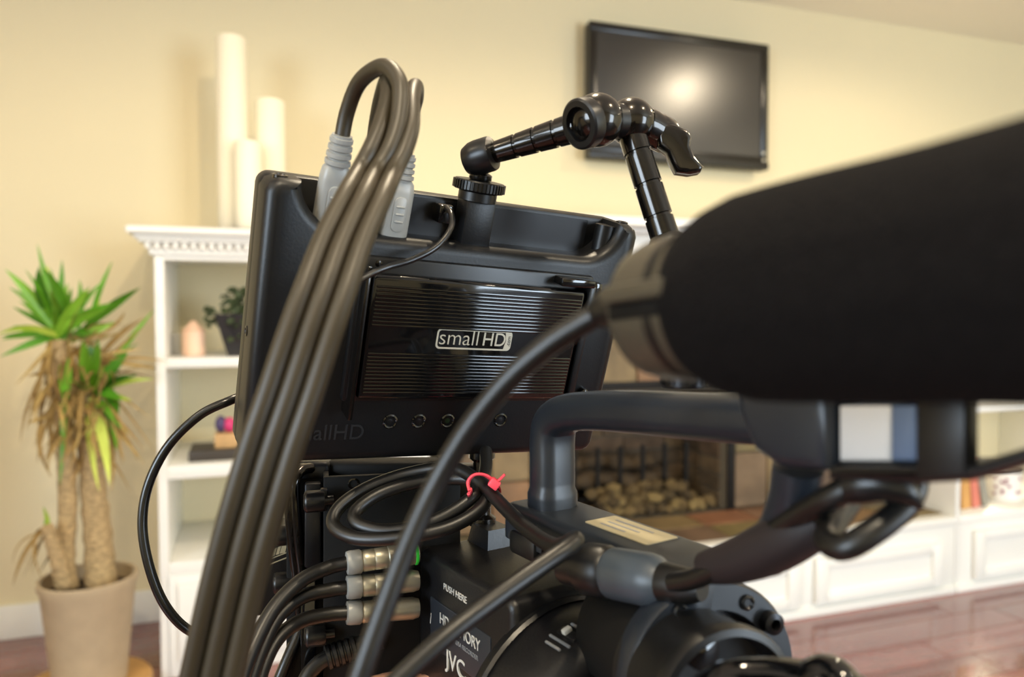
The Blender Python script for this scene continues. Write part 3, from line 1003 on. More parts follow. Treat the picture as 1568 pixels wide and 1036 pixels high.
# silver logo
a, b = ml(727, 520, bt)
lx, ly = a, b
lw, lh = .0415, .0105
lf = Fr(MF.p(lx, ly, bt + .0001), MF.x, MF.y, MF.z)
ol, il = rrect(lw, lh, .0022), rrect(lw - .0018, lh - .0018, .0015)
k = len(ol)
lo = M()
lo.add([lf.p(x, y, .0001) for x, y in ol] + [lf.p(x, y, .0001) for x, y in il], [(i, (i + 1) % k, k + (i + 1) % k, k + i) for i in range(k)])
lo.prism(lf, [(lw / 2 - .0042, -lh / 2 + .0004), (lw / 2 - .0018, -lh / 2 + .0004), (lw / 2 - .0004, -lh / 2 + .0018), (lw / 2 - .0004, lh / 2 - .0018), (lw / 2 - .0018, lh / 2 - .0004), (lw / 2 - .0042, lh / 2 - .0004), (lw / 2 - .0032, 0)], 0, .0002)
lo.build('logo_frame', 'logo_silver', bat)
text('logo_lettering', 'small', lf.at(-.0196, .0004, .0001), .0112, 'logo_silver', bat, .0001, 0, 'LEFT', sx=.98, off=-.00014)
text('logo_lettering', 'HD', lf.at(.0108, .0002, .0001), .0100, 'logo_silver', bat, .0001, 0, 'CENTER', sx=.92)
text('logo_lettering', '.com', Fr(lf.p(lw / 2 - .0016, 0, .0003), MF.y, MF.x * -1, MF.z), .0028, 'gloss_black', bat, .0001)
# row of buttons
for i, px in enumerate((597, 641, 685, 726, 766)):
    a, b = ml(px, 645 - i * .6, 0)
    bfr = Fr(MF.p(a, b, 0), MF.x, MF.y, MF.z)
    d = M().lathe(bfr, [(.0040, -.001), (.0040, .0004), (.0033, .0009), (.0027, .0004), (.0027, -.0006)], 22, False).build('button_or_glint', 'gloss_black', mon)
    M().lathe(bfr, [(.0026, -.001), (.0024, -.0002), (.0010, .0001)], 16).build('button_cap', 'green_led' if i == 2 else 'satin_black', d)
text('embossed_lettering', 'smallHD', Fr(MF.p(ml(500, 663)[0], ml(500, 663)[1], 0), MF.x, MF.y, MF.z), .0115, 'logo_dim', mon, .0003, sx=.95)

# ================================================================== ARTICULATING ARM
TWP = MF.p(bx_ + .0002, hy + .001, -.0125)
arm = thing('articulating_arm', 'black jointed metal arm screwed to the top of the field monitor', 'arm', TWP)
UPM = MF.y
fr = axf(TWP, UPM)
M().lathe(fr, [(.0098, 0), (.0098, .0042), (.0092, .0048)], 28).build('locking_base', 'satin_black', arm)
kn = M().lathe(fr, [(.0122, .0048), (.0128, .0054), (.0128, .0094), (.0122, .0100), (.002, .0100)], 40)
for i in range(44):
    a = 2 * PI * i / 44
    f2 = Fr(fr.p(.0128 * math.cos(a), .0128 * math.sin(a), .0074), fr.x * math.cos(a) + fr.y * math.sin(a), fr.y * math.cos(a) - fr.x * math.sin(a), fr.z)
    kn.bx((-.0004, -.0005, -.0021), (.0006, .0005, .0021), 0, 1, f2)
kn.build('thumb_wheel', 'satin_black', arm)
M().lathe(fr, [(.0052, .0100), (.0058, .0110), (.0058, .0130), (.0046, .0138), (.0036, .0142), (.0036, .0185)], 20).build('stud', 'chrome_black', arm)
dT = .372
J0 = P(733, 240, dT)
A1a, A1b = P(742, 238, dT - .001), P(885, 194, .352)
ad = (A1b - A1a).normalized()
M().lathe(axf(P(716, 246, dT), ad), [(.0030, -.002), (.0066, -.0005), (.0082, .003), (.0086, .006), (.0086, .0125), (.0082, .0140), (.0066, .0142)], 28).build('end_socket', 'satin_black', arm)
L = (A1b - A1a).length


def ringed(fr, L, r, grooves, r2=None):
    r2 = r2 or r
    pr = [(r, 0)]
    for g in grooves:
        h = g * L
        rk = r + (r2 - r) * g
        pr += [(rk, h - .0009), (rk * .88, h - .0006), (rk * .88, h + .0006), (rk, h + .0009)]
    pr.append((r2, L))
    return pr


M().lathe(axf(A1a, ad), ringed(None, L, .0050, (.36, .57, .78), .0072), 28).build('arm_tube', 'chrome_black', arm)
H1, H2 = P(914, 184, .346), P(966, 186, .358)
# the locking hub: two barrels side by side, joined by a bolt
hd = (H2 - H1).normalized()
M().ball(H1, .0122, 32, 20).build('joint_barrel', 'chrome_black', arm)
M().ball(H2, .0112, 32, 20).build('joint_barrel', 'chrome_black', arm)
M().lathe(axf(H1.lerp(H2, .3), hd), [(.0082, 0), (.0082, (H2 - H1).length * .45)], 28).build('joint_collar', 'satin_black', arm)
cd_ = ((P(880, 192, .338) - H1).normalized())
M().lathe(axf(H1 + cd_ * .0055, cd_), [(.0112, 0), (.0116, .002), (.0114, .0058), (.0104, .0066), (.0078, .0066), (.0074, .0040), (.0060, .0036), (.0056, .0050), (.001, .0052)], 32).build('joint_cap', 'satin_black', arm)
A2a, A2b = P(966, 200, .357), P(1018, 362, .352)
a2 = (A2b - A2a).normalized()
M().lathe(axf(A2a, a2), ringed(None, (A2b - A2a).length, .0066, (.22, .52, .82), .0068), 28).build('arm_tube', 'chrome_black', arm)
M().ball(A2b + a2 * .006, .0095, 24, 14).build('end_socket', 'satin_black', arm)
# clamping lever
K0, K1 = P(985, 190, .362), P(1030, 214, .372)
kd = (K1 - K0).normalized()
M().lathe(axf(K0, kd), [(.0082, 0), (.0086, .003), (.0082, .007), (.0086, .0085), (.0086, .0150), (.0078, .0165)], 24).build('lever_hub', 'chrome_black', arm)
LVF = Fr(P(1030, 232, .364), RGT, UPV, -FWD)
lpoly = [LVF.loc(P(px, py, .364))[:2] for px, py in ((1003, 190), (1030, 194), (1050, 202), (1056, 214), (1054, 226), (1060, 242), (1074, 258), (1070, 266), (1054, 269), (1034, 266), (1026, 252), (1020, 236), (1006, 226))]
M().prism(LVF, lpoly, -.0055, .0055, .0024, 3, True).build('lever', 'chrome_black', arm)


# ================================================================== CABLES
def cpath(pts, n=8):
    return smooth_path([P(*p) for p in pts], n)


def hdmi(label, plug_a, plug_b, pts, rad, dn, width):
    """plug_a lower end in the socket, plug_b where the cable leaves"""
    t = thing('hdmi_cable', label, 'cable', plug_a, 'video cables looping over the monitor')
    ax = (plug_b - plug_a).normalized()
    L = (plug_b - plug_a).length
    side = (MF.x - ax * MF.x.dot(ax)).normalized()
    nr = side.cross(ax)
    if nr.dot(CAM - plug_a) < 0:
        nr = -nr
    f2 = Fr(plug_a, side, nr, ax)
    sec = lambda w_, d_: rrect(w_, d_, min(w_, d_) * .35, 4)
    b = M()
    prof = [(0, .96), (.002, 1), (L * .55, 1), (L * .66, .90), (L * .70, .72)]
    b.sweep([f2.p(0, 0, h) for h, _ in prof], sec(width, .0105), f2.x, True, [k for _, k in prof])
    plug = b.build('plug', 'plug_white', t)
    st = M()
    for i in range(4):
        h0 = L * (.70 + .075 * i)
        st.lathe(Fr(f2.p(0, 0, h0), f2.x, f2.y, f2.z), [(.0046, 0), (.0058 - .0002 * i, .0006), (.0058 - .0002 * i, L * .055), (.0046, L * .06)], 20)
    st.lathe(Fr(f2.p(0, 0, L * .68), f2.x, f2.y, f2.z), [(.0047, 0), (.0045, L * .33)], 20)
    st.build('strain_relief', 'plug_white', t)
    th = M()
    th.prism(Fr(f2.p(0, .0052, L * .30), f2.x, f2.z, f2.y), rrect(width * .46, L * .42, width * .2), 0, .0008, .0004)
    g = th.build('thumb_pad', 'plug_white', plug)
    for i in range(3):
        M().bx((-width * .16, .0058, L * (.20 + .09 * i)), (width * .16, .0066, L * (.225 + .09 * i)), .0003, 1, f2).build('grip_rib', 'plug_white', plug)
    M().tube(smooth_path([plug_b - ax * .004] + [P(*p) for p in pts], 9), rad, 16).build('cord', 'rubber_bundle', t)
    return t


# the plugs sit in the socket bay; the cords rise, fold over and fall towards the photographer
dz = -.010
pa = MF.p(ml(503, 318, dz)[0], nb - .001, dz)
TAIL = [(262, 577, 26, .280), (300, 558, 29, .264), (365, 527, 31, .250), (430, 503, 32.5, .240), (500, 478, 33.5, .234), (600, 445, 34, .230), (700, 411, 34, .229), (860, 365, 33.5, .231), (1036, 324, 32.5, .235), (1180, 292, 32, .238)]


def tail(k):
    return [(cx_ + k * sp_, y_ + k * 2, d_) for y_, cx_, sp_, d_ in TAIL]


hdmi('black video cable with grey plug, leftmost in the monitor socket bay', pa, P(524, 208, .330),
     [(532, 170, .327), (552, 124, .318), (588, 102, .305), (612, 128, .296), (611, 180, .290), (598, 225, .285)] + tail(0), .0034, 0, .0135)
pa2 = MF.p(ml(604, 330, dz)[0], nb - .001, dz)
hdmi('black video cable with grey plug, rightmost of the cable bundle', pa2, P(621, 236, .352),
     [(627, 190, .345), (637, 150, .334), (636, 132, .320), (631, 150, .306), (630, 190, .294), (621, 225, .287)] + tail(1), .0034, 0, .0135)
pa3 = MF.p(ml(556, 325, dz)[0], nb - .001, dz)
hdmi('black video cable with grey plug hidden behind the bundle, middle one of three', pa3, P(572, 226, .342),
     [(576, 190, .335), (584, 150, .324), (594, 122, .310), (594, 150, .300), (582, 195, .290), (567, 230, .284)] + tail(-1), .0034, 0, .0135)

# thin power lead
t = thing('power_lead', 'thin black lead with angled barrel plug in the monitor socket bay', 'cable', P(680, 330, .378))
pf = axf(P(664, 330, .381), RGT * .9 - UPV * .1 + FWD * .3)
M().box(Fr(P(678, 326, .376), MF.x, MF.y, MF.z), (0, 0, 0), (.008, .0095, .010), .0015).build('angled_plug', 'gloss_black', t)
M().tube(cpath([(684, 318, .371), (691, 328, .364), (690, 350, .358), (668, 378, .352), (630, 398, .346), (590, 410, .340), (555, 426, .332), (520, 452, .320), (490, 490, .316)]), .0015, 10).build('cord', 'cable_sharp', t)

# black cord leaving the left edge of the monitor
M().tube(cpath([(420, 600, .43), (380, 604, .415), (350, 614, .402), (305, 636, .398), (258, 682, .395), (228, 740, .393), (218, 800, .392), (228, 865, .392), (252, 925, .394), (290, 965, .40), (340, 978, .41), (392, 966, .42), (425, 940, .428), (445, 905, .435)]), .0025, 14).build('arched_cable', 'cable_sharp', None, 'slim black cord arcing out beside the left edge of the monitor', 'cable')

# microphone cable crossing in front of the monitor
M().tube(cpath([(948, 462, .192), (925, 476, .193), (893, 494, .195), (840, 528, .198), (778, 582, .202), (718, 656, .206), (668, 740, .208), (626, 830, .206), (592, 920, .203), (560, 1010, .200), (530, 1100, .198), (500, 1200, .195)]), .0032, 16).build('microphone_cable', 'rubber', None, 'thick black cable hanging from the microphone tail across the monitor', 'cable')

# coiled cable with red tie
coil = []
CP = [(880, 826, .283), (850, 836, .305), (810, 812, .335), (768, 772, .362), (735, 738, .378),
      (690, 716, .392), (620, 726, .396), (560, 748, .390), (518, 778, .380), (512, 806, .372), (548, 824, .364), (618, 822, .360), (690, 806, .362), (738, 776, .370), (745, 745, .381),
      (715, 733, .389), (650, 736, .392), (585, 754, .386), (545, 782, .377), (550, 803, .370), (600, 812, .366), (668, 796, .367), (722, 762, .373), (738, 736, .383), (744, 715, .395), (744, 690, .41)]
LC = [(540, 1110, .232), (610, 1040, .238), (690, 968, .246), (765, 912, .256), (835, 862, .268), (872, 836, .276)]
t = thing('coiled_cable', 'black cable coiled in loops and tied with red below the monitor', 'cable', P(630, 830, .36))
M().tube(smooth_path([P(*p) for p in LC + CP], 8), .0034, 14).build('cord', 'rubber', t)
tie = [(719, 752, .366), (717, 738, .368), (726, 727, .368), (742, 727, .369), (757, 738, .371), (762, 752, .376), (745, 762, .384), (724, 762, .382)]
M().sweep(smooth_path([P(*p) for p in tie + tie[:1]], 6), rrect(.0040, .0013, .0004, 1), FWD).build('zip_tie', 'zip_red', t)
M().box(Fr(P(757, 740, .366), RGT * .8 - UPV * .6, RGT * .6 + UPV * .8, FWD), (0, 0, 0), (.0052, .0046, .005), .0007).build('zip_tie_head', 'zip_red', t)
M().sweep([P(759, 738, .366), P(766, 733, .366), P(773, 726, .366)], rrect(.0028, .0012, .0003, 1), FWD).build('zip_tie_tail', 'zip_red', t)

# ================================================================== REAR BRACKET, POWER BOX, SILVER PLUGS
BD = .405
BF = Fr(P(495, 730, BD), RGT * .97 + FWD * .24, UPV, -FWD + RGT * .24)
BF = Fr(BF.o, BF.x, UPV, BF.x.cross(UPV))
br_ = thing('mounting_bracket', 'black metal bracket with knobs behind the camcorder, under the monitor', 'bracket', BF.p(.03, -.12, 0))


def bl_(px, py, h=0.0):
    a = BF.loc(onp(px, py, BF.p(0, 0, h), BF.z))
    return a[0], a[1]


M().bx((0, -.16, -.004), (.075, 0, 0), .0008, 2, BF).bx((0, -.16, -.030), (.003, 0, -.003), .0008, 2, BF).build('side_plate', 'matte_black', br_)
M().bx((-.020, -.15, -.024), (.001, -.004, -.018), .001, 2, BF).build('rear_plate', 'matte_black', br_)
a, b = bl_(541, 740)
M().lathe(Fr(BF.p(a, b, 0), BF.x, BF.y, BF.z), [(.0030, -.001), (.0030, .0005), (.0022, .0006), (.0020, -.0008)], 18, False).build('hole_rim', 'chrome_black', br_)
for i, (px, py, d, lab) in enumerate(((480, 768, .395, None), (433, 893, .42, None), (482, 974, .40, None), (436, 820, .425, None))):
    c = P(px - 14, py, d)
    ax = RGT * .96 + FWD * .3
    pr = [(.0050, 0), (.0056, .0006), (.0058, .0015), (.0058, .0095), (.0054, .0102), (.0026, .0103), (.0026, .0150)]
    k = M().lathe(axf(c, ax), pr, 26).build('clamp_knob', 'satin_black', br_)
    M().lathe(axf(c, ax * -1), [(.0042, -.0004), (.0040, .0004), (.002, .0005)], 20).build('knob_face', 'metal_satin', k)
    if i in (0, 1):
        M().box(axf(P(px + 16, py - 4, d + .004), ax), (0, 0, 0), (.005, .012, .004), .001).build('knob_washer', 'silver_warm' if i else 'metal_satin', br_)
M().bx((-.010, -.05, -.012), (-.001, -.004, -.004), .0015, 2, BF).build('hinge_block', 'metal_satin', br_)
M().bx((-.012, -.15, -.014), (-.004, -.052, -.008), .001, 2, BF).build('strut', 'gloss_black', br_)
for dx in (0, -9):
    M().tube(cpath([(478 + dx, 716, .425), (462 + dx, 720, .418), (452 + dx, 736, .412), (452 + dx, 770, .412), (457 + dx, 830, .414), (464 + dx, 890, .418), (468 + dx, 940, .42)]), .0030, 12).build('bent_rod', 'chrome_black', br_)
# boxes between bracket and monitor
M().box(Fr(P(580, 726, .437), RGT, UPV, -FWD), (0, 0, 0), (.072, .018, .02), .003, 3).build('pivot_block', 'matte_black', br_)
M().box(Fr(P(476, 720, .43), RGT, UPV, -FWD), (0, 0, 0), (.024, .012, .014), .003, 3).build('pivot_clamp', 'metal_satin', br_)
t = thing('monitor_mount', 'short black post joining the monitor to the camcorder top', 'mount', P(740, 790, .43))
M().lathe(axf(P(738, 802, .43), UPV), [(.008, 0), (.008, .004), (.0052, .006), (.0052, .036), (.0075, .038), (.0075, .046)], 24).build('post', 'chrome_black', t)
M().box(Fr(P(690, 738, .445), RGT, UPV, -FWD), (0, 0, 0), (.036, .022, .012), .002).build('block', 'satin_black', t)

# wireless power box behind the bundle
pb = thing('power_box', 'dark grey box with pale slanted print behind the cable bundle', 'box', P(420, 940, .45))
PF = Fr(P(412, 885, .44), RGT * .97 + FWD * .2, UPV, -FWD)
PF = Fr(PF.o, PF.x, UPV, PF.x.cross(UPV))
M().box(PF, (-.006, .004, -.012), (.05, .052, .024), .002).build('case', 'camcorder_shell', pb)
for i, (dx, wd) in enumerate(((.0000, .0022), (.0028, .0018), (.0050, .0030), (.0086, .0022), (.0114, .0026))):
    f2 = PF.at(.001 + dx, .0150 + dx * .28, .0002)
    M().prism(f2, [(0, -.0022), (wd, -.0018), (wd + .0012, .0028), (.0012, .0022)], 0, .0003).build('print_block', 'sticker', pb)
for dy in (.0095, .0065):
    f2 = PF.at(-.004, dy, .0002)
    M().prism(f2, [(0, 0), (.018, .0062), (.018, .0068), (0, .0006)], 0, .0003).build('print_line', 'sticker', pb)

LAB3 = ['uppermost of the three cables with silver plugs, green ringed', 'middle one of the three cables with silver plugs', 'lowest of the three cables with silver plugs']
PL = [((530, 862), (640, 846)), ((530, 899), (640, 888)), ((530, 938), (640, 930))]
CB = [[(505, 868, .386), (462, 888, .376), (420, 930, .362), (388, 990, .348), (362, 1060, .335), (335, 1140, .325)],
      [(505, 903, .386), (462, 914, .378), (424, 946, .366), (396, 1004, .352), (374, 1070, .340), (345, 1150, .33)],
      [(505, 940, .386), (462, 950, .378), (426, 976, .366), (402, 1022, .354), (384, 1090, .342), (355, 1160, .33)]]
for i in range(3):
    a, b = P(*PL[i][0], .388), P(*PL[i][1], .402)
    t = thing('signal_cable', 'black cable, ' + LAB3[i], 'cable', a, 'cables with silver plugs')
    ax = (b - a).normalized()
    L = (b - a).length
    fr = axf(a, ax)
    M().lathe(fr, [(.0036, 0), (.0058, .0004), (.0062, .002), (.0062, .007), (.0056, .0078)], 22).build('plug_collar', 'plug_white', t)
    M().lathe(fr, [(.0050, .0078), (.0056, .0088), (.0056, .014), (.0053, .0145), (.0056, .015), (.0056, .021), (.0053, .0215), (.0058, .022), (.0058, L - .003), (.0050, L)], 22).build('plug_barrel', 'silver_warm', t)
    if i == 0:
        M().lathe(Fr(fr.p(0, 0, L - .0022), fr.x, fr.y, fr.z), [(.0056, 0), (.0061, .0003), (.0061, .0014), (.0056, .0016)], 22).build('colour_ring', 'green_ring', t)
    M().tube(smooth_path([a + ax * .001] + [P(*p) for p in CB[i]], 8), .0037, 14).build('cord', 'rubber', t)
t = thing('ribbed_cable', 'black cable with ribbed strain relief below the silver plugs', 'cable', P(520, 1000, .41))
rb = M()
rf = axf(P(500, 1006, .405), P(545, 990, .41) - P(500, 1006, .405))
pr = []
for i in range(5):
    pr += [(.0058, i * .0034), (.0068, i * .0034 + .0005), (.0068, i * .0034 + .0022), (.0058, i * .0034 + .0027)]
pr.append((.0058, .03))
M().lathe(rf, pr, 20).build('strain_relief', 'rubber', t)
M().tube(cpath([(502, 1006, .405), (485, 1018, .402), (468, 1040, .398), (450, 1090, .392)]), .0042, 12).build('cord', 'rubber', t)
M().tube(cpath([(470, 940, .425), (455, 975, .42), (440, 1010, .415), (424, 1050, .41), (405, 1110, .40)]), .0034, 12).build('hanging_cable', 'cable_sharp', None, 'short black cable hanging straight down behind the signal cables', 'cable')

# ================================================================== CAMCORDER
CFD = (RGT * .55 - FWD * .835)
CFD = V((CFD.x, CFD.y, 0)).normalized()          # the way the lens points: to the right and towards the photographer
CUP = V((0, 0, 1))
CND = CUP.cross(CFD).normalized()
if CND.dot(CAM - P(700, 900, .39)) < 0:
    CND = -CND
CO = P(640, 836, .415)
CF = Fr(CO, CFD, CUP, CND)
cc = thing('camcorder', 'black professional camcorder with carrying handle and lens at lower right', 'camcorder', CF.p(.06, -.14, -.04))


def cl(px, py, h=0.0):
    return CF.loc(onp(px, py, CF.p(0, 0, h), CF.z))[:2]


x1 = cl(786, 905)[0]
M().prism(CF, rrect(x1, .16, .006, 4, x1 / 2, -.08), -.075, 0, .004, 3).build('body', 'camcorder_shell', cc)
M().bx((-.05, -.15, -.075), (.002, -.028, -.012), .004, 3, CF).build('rear_block', 'camcorder_dark', cc)
M().bx((x1 + .001, -.16, -.07), (x1 + .03, -.012, -.012), .004, 3, CF).build('body_front', 'camcorder_dark', cc)
# inset plate with lettering
a0, b0 = cl(660, 912)
a1, b1 = cl(752, 1000)
ins = M().prism(CF, rrect(a1 - a0, .026, .001, 3, (a0 + a1) / 2, b0 - .013), -.001, .0005, .0003).build('inset_plate', 'panel_inset', cc)
text('lettering', 'PUSH HERE', Fr(CF.p(*cl(697, 908), .0002), CF.x, CF.y, CF.z), .0048, 'print_white', cc, .0002)
text('lettering', 'HD MEMORY', Fr(CF.p((a0 + a1) / 2 + .001, b0 - .008, .0006), CF.x, CF.y, CF.z), .0082, 'print_white', ins, .0002, sx=.86)
text('lettering', 'CARD CAMERA RECORDER', Fr(CF.p((a0 + a1) / 2 + .001, b0 - .0145, .0006), CF.x, CF.y, CF.z), .0032, 'print_dim', ins, .0002, sx=.95)
text('lettering', 'JVC', Fr(CF.p(*cl(699, 1018), .0004), CF.x, CF.y, CF.z), .0135, 'print_white', cc, .0004, sx=.95)
M().prism(Fr(CF.p(*cl(660, 945), .0003), CF.x, CF.y, CF.z), [(-.0003, -.003), (.0006, -.003), (.0016, .003), (.0007, .003)], 0, .0002).build('print_tick', 'print_white', cc)
# small shoe on the roof
sh = onp(752, 828, CF.p(0, .001, 0), CUP)
a, b, c = CF.loc(sh)
M().sweep([CF.p(a, 0, c), CF.p(a, .010, c)], [(-.011, -.009), (.011, -.009), (.011, .009), (-.011, .009)], CF.x, True, [1, .8]).build('shoe', 'camcorder_shell', cc)
M().lathe(axf(CF.p(a - .02, 0, c - .03), CUP), [(.004, 0), (.004, .004), (.003, .005)], 16).build('roof_screw', 'chrome_black', cc)
# handle base running to the front, with sticker
HBZ = P(850, 776, .365)
HB = Fr(HBZ, CFD, CUP, CND)
M().prism(Fr(HB.p(0, 0, 0), CFD, CND, CUP), rrect(.125, .036, .008, 5, .040, 0), -.016, .0005, .004, 3).build('handle_base', 'camcorder_blue', cc)
M().bx((.072, -.028, -.014), (.100, -.012, .010), .005, 3, HB).build('front_housing', 'camcorder_shell', cc)
M().prism(Fr(HB.p(.050, .0006, -.003), CFD, CND, CUP), rrect(.040, .018, .001, 3), 0, .0004).build('sticker', 'sticker', cc, label='pale paper sticker on the handle base')
for k in range(3):
    M().bx((.036, .0010, -.008 + k * .0045), (.060 - k * .004, .00112, -.0068 + k * .0045), 0, 1, HB).build('sticker_print', 'print_dim', cc)
# handle: post and grip as one swept bar
hp = [(847, 800), (846, 760), (846, 712), (846, 668), (852, 645), (872, 632), (910, 628), (980, 630), (1060, 636), (1135, 640), (1180, 642)]
hpts = smooth_path([onp(px, py, HBZ, CND) for px, py in hp], 6)
n = len(hpts)
M().sweep(hpts, rrect(.0175, .0215, .007, 5), CFD, True, [1.25 if i < 3 else (1.1 if i < 8 else 1) for i in range(n)]).build('handle', 'camcorder_blue', cc)
M().bx((-.012, -.022, .010), (.010, -.010, .020), .003, 2, HB).build('handle_latch', 'camcorder_dark', cc)
# lens housing, rings and front flange
LQ = P(905, 1130, .338)
LFm = axf(LQ, CFD)
M().lathe(LFm, [(.040, -.03), (.054, -.026), (.0565, -.020), (.0565, .012), (.054, .018), (.050, .021), (.046, .022)], 56).build('lens_housing', 'camcorder_shell', cc)
M().lathe(LFm, [(.0573, -.021), (.0585, -.0195), (.0585, -.0165), (.0573, -.015)], 56, False).build('housing_rim', 'satin_black', cc)
pr = [(.046, .0215)]
for i in range(4):
    h = .023 + i * .0085
    pr += [(.0455 - .001 * i, h), (.049 - .0016 * i, h + .0015), (.049 - .0016 * i, h + .006), (.0455 - .001 * i, h + .0075)]
M().lathe(LFm, pr + [(.03, .058)], 56).build('focus_ring', 'gloss_black', cc)
# switch with lettering on the housing
sw = onp(875, 985, LQ + (CAM - LQ).normalized() * .0565, (CAM - LQ).normalized() * .6 + UPV * .5)
nz = (sw - LQ)
nz = (nz - CFD * nz.dot(CFD)).normalized()
SF = Fr(LQ + CFD * (sw - LQ).dot(CFD) + nz * .0567, CFD, nz.cross(CFD), nz)
M().bx((-.006, -.0022, -.001), (.006, .0022, .0008), .0006, 2, SF).build('switch_slot', 'camcorder_dark', cc)
M().bx((-.0022, -.0022, .0005), (.0006, .0022, .0028), .0006, 2, SF).build('switch', 'print_white', cc)
for k, wd in ((.0055, .010), (-.0052, .014), (-.009, .010)):
    M().bx((-wd / 2, k - .0005, -.0004), (wd / 2, k + .0005, .0003), 0, 1, SF).build('print_line', 'print_dim', cc)
LD = (FWD * -.9 + RGT * .3).normalized()
FC = P(1088, 1036, .280)
FFm = axf(FC, LD)
M().lathe(FFm, [(.0300, -.012), (.0350, -.010), (.0362, -.004), (.0362, .0005), (.0352, .0020), (.0255, .0022), (.0245, .0002), (.0235, -.004)], 56, False).build('front_flange', 'camcorder_blue', cc)
M().lathe(FFm, [(.0330, -.05), (.0330, -.010), (.030, -.004), (.001, -.004)], 48).build('front_barrel', 'matte_black', cc)
IFm = axf(P(1100, 1072, .258), LD)
M().lathe(IFm, [(.0255, -.03), (.0262, -.004), (.0272, 0), (.0276, .004), (.0268, .0066), (.0245, .0074), (.0235, .004), (.0225, -.004), (.001, -.006)], 56).build('inner_ring', 'camcorder_dark', cc)
for ang in (118, 62, 38, 90, 160):
    a = math.radians(ang)
    best = RGT - LD * RGT.dot(LD)
    ex = best.normalized()
    ey = UPV - LD * UPV.dot(LD)
    ey = (ey - ex * ey.dot(ex)).normalized()
    if ang == 90:
        continue
    c = FC + (ex * math.cos(a) + ey * math.sin(a)) * .0305 + LD * .002
    big = ang == 38
    M().lathe(axf(c, LD), [(.0030 if not big else .0042, -.001), (.0030 if not big else .0042, .001 if not big else .004), (.0022, .0016 if not big else .0046), (.0014, .0008)], 16).build('flange_screw', 'satin_black' if not big else 'metal_satin', cc)
M().lathe(axf(P(1058, 985, .262), LD), [(.006, 0), (.0066, .003), (.0062, .008), (.002, .009)], 20).build('focus_knob', 'gloss_black', cc)
# rod and follow focus gear in front of the lens, very close
M().tube(cpath([(1060, 1100, .225), (1110, 1058, .222), (1170, 1050, .22), (1230, 1054, .218), (1285, 1062, .216), (1340, 1100, .214)]), .0080, 18, True).build('lens_lever', 'gloss_black', cc)
M().ball(P(1268, 1056, .214), .0098, 22, 14).build('lever_knob', 'gloss_black', cc)

# audio plug and cable on the handle side
xp = thing('audio_cable', 'black cable with stout grey plug joined to the camcorder side', 'cable', P(960, 900, .29))
XA, XB = P(890, 868, .310), P(1040, 895, .275)
fr = axf(XA, XB - XA)
M().lathe(fr, [(.008, -.008), (.0085, 0), (.0105, .004), (.0105, .014), (.0092, .016)], 26).build('socket_collar', 'camcorder_dark', xp)
M().lathe(fr, [(.0092, .016), (.0098, .0168), (.0100, .019), (.0100, .034), (.0094, .038), (.0070, .042)], 28).build('plug_barrel', 'plug_grey', xp)
M().lathe(fr, [(.0072, .040), (.0076, .042), (.0066, .052), (.0042, .058)], 24).build('plug_boot', 'rubber', xp)
M().tube(cpath([(1030, 892, .272), (1065, 885, .262), (1110, 864, .25), (1165, 826, .236), (1220, 790, .222), (1270, 762, .21), (1320, 738, .205), (1372, 722, .204), (1400, 734, .202), (1384, 774, .199), (1330, 818, .197), (1290, 838, .199), (1266, 826, .206), (1278, 800, .214), (1300, 770, .222)]), .0036, 16).build('cord', 'rubber', xp)
M().lathe(axf(P(870, 842, .33), CND), [(.0045, -.006), (.0050, 0), (.0050, .010), (.0036, .012), (.003, .009)], 20).build('side_jack', 'metal_satin', cc)
M().lathe(axf(P(905, 858, .335), CND), [(.016, -.02), (.016, -.004), (.013, 0), (.004, .001)], 28).build('socket_block', 'camcorder_dark', cc)

# ================================================================== MICROPHONE AND ITS HOLDER
MA, MB_ = P(1180, 452, .160), P(1568, 404, .1195)
md = (MB_ - MA).normalized()
fm_ = axf(MA, md)
mic = thing('microphone', 'shotgun microphone with thick black foam windscreen, closest to the photographer', 'microphone', MA)
RF = .0226
s0 = -.0175
prof = [(.012, s0), (.0165, s0 + .0006), (.0192, s0 + .003), (.0212, s0 + .008), (RF, s0 + .015)]
for k in range(1, 14):
    prof.append((RF + .0002 * math.sin(k), s0 + .015 + k * .008))
prof += [(.021, s0 + .127), (.016, s0 + .133), (.004, s0 + .136)]
M().lathe(fm_, prof, 64).build('foam_windscreen', 'foam', mic)
tl = axf(P(1125, 461, .168), -md)
TR = .0176
M().lathe(tl, [(TR, -.006), (TR, .014), (TR * .985, .0205), (TR * .93, .0245), (TR * .8, .0275), (TR * .5, .0285), (.001, .0285)], 48).build('tail_body', 'mic_body', mic)
M().lathe(tl, [(TR * 1.02, .009), (TR * 1.02, .0115)], 48, False).build('tail_groove', 'camcorder_dark', mic)
# flat clamp tongue along the tail
tg = Fr(P(1005, 450, .1675), -md, CUP, (-md).cross(CUP))
if tg.z.dot(CAM - tg.o) < 0:
    tg = Fr(tg.o, tg.x, tg.y, -tg.z)
M().bx((-.022, -.0012, -.006), (.014, .0030, .0050), .001, 2, tg).build('tail_clip', 'mic_body', mic)
M().bx((-.022, -.0050, -.006), (.013, -.0012, .0030), .0005, 2, tg).build('clip_gap', 'matte_black', mic)
M().lathe(axf(P(965, 462, .182), P(925, 476, .193) - P(965, 462, .182)), [(.0058, -.004), (.0058, .004), (.0052, .010), (.0042, .014)], 20).build('cable_boot', 'rubber', mic)

hd_ = thing('microphone_holder', 'blue-grey microphone holder block at the end of the camcorder handle', 'holder', P(1200, 720, .22))
HF = Fr(P(1200, 660, .213), CFD, CUP, CND)


def hl(px, py):
    return HF.loc(onp(px, py, HF.o, HF.z))[:2]


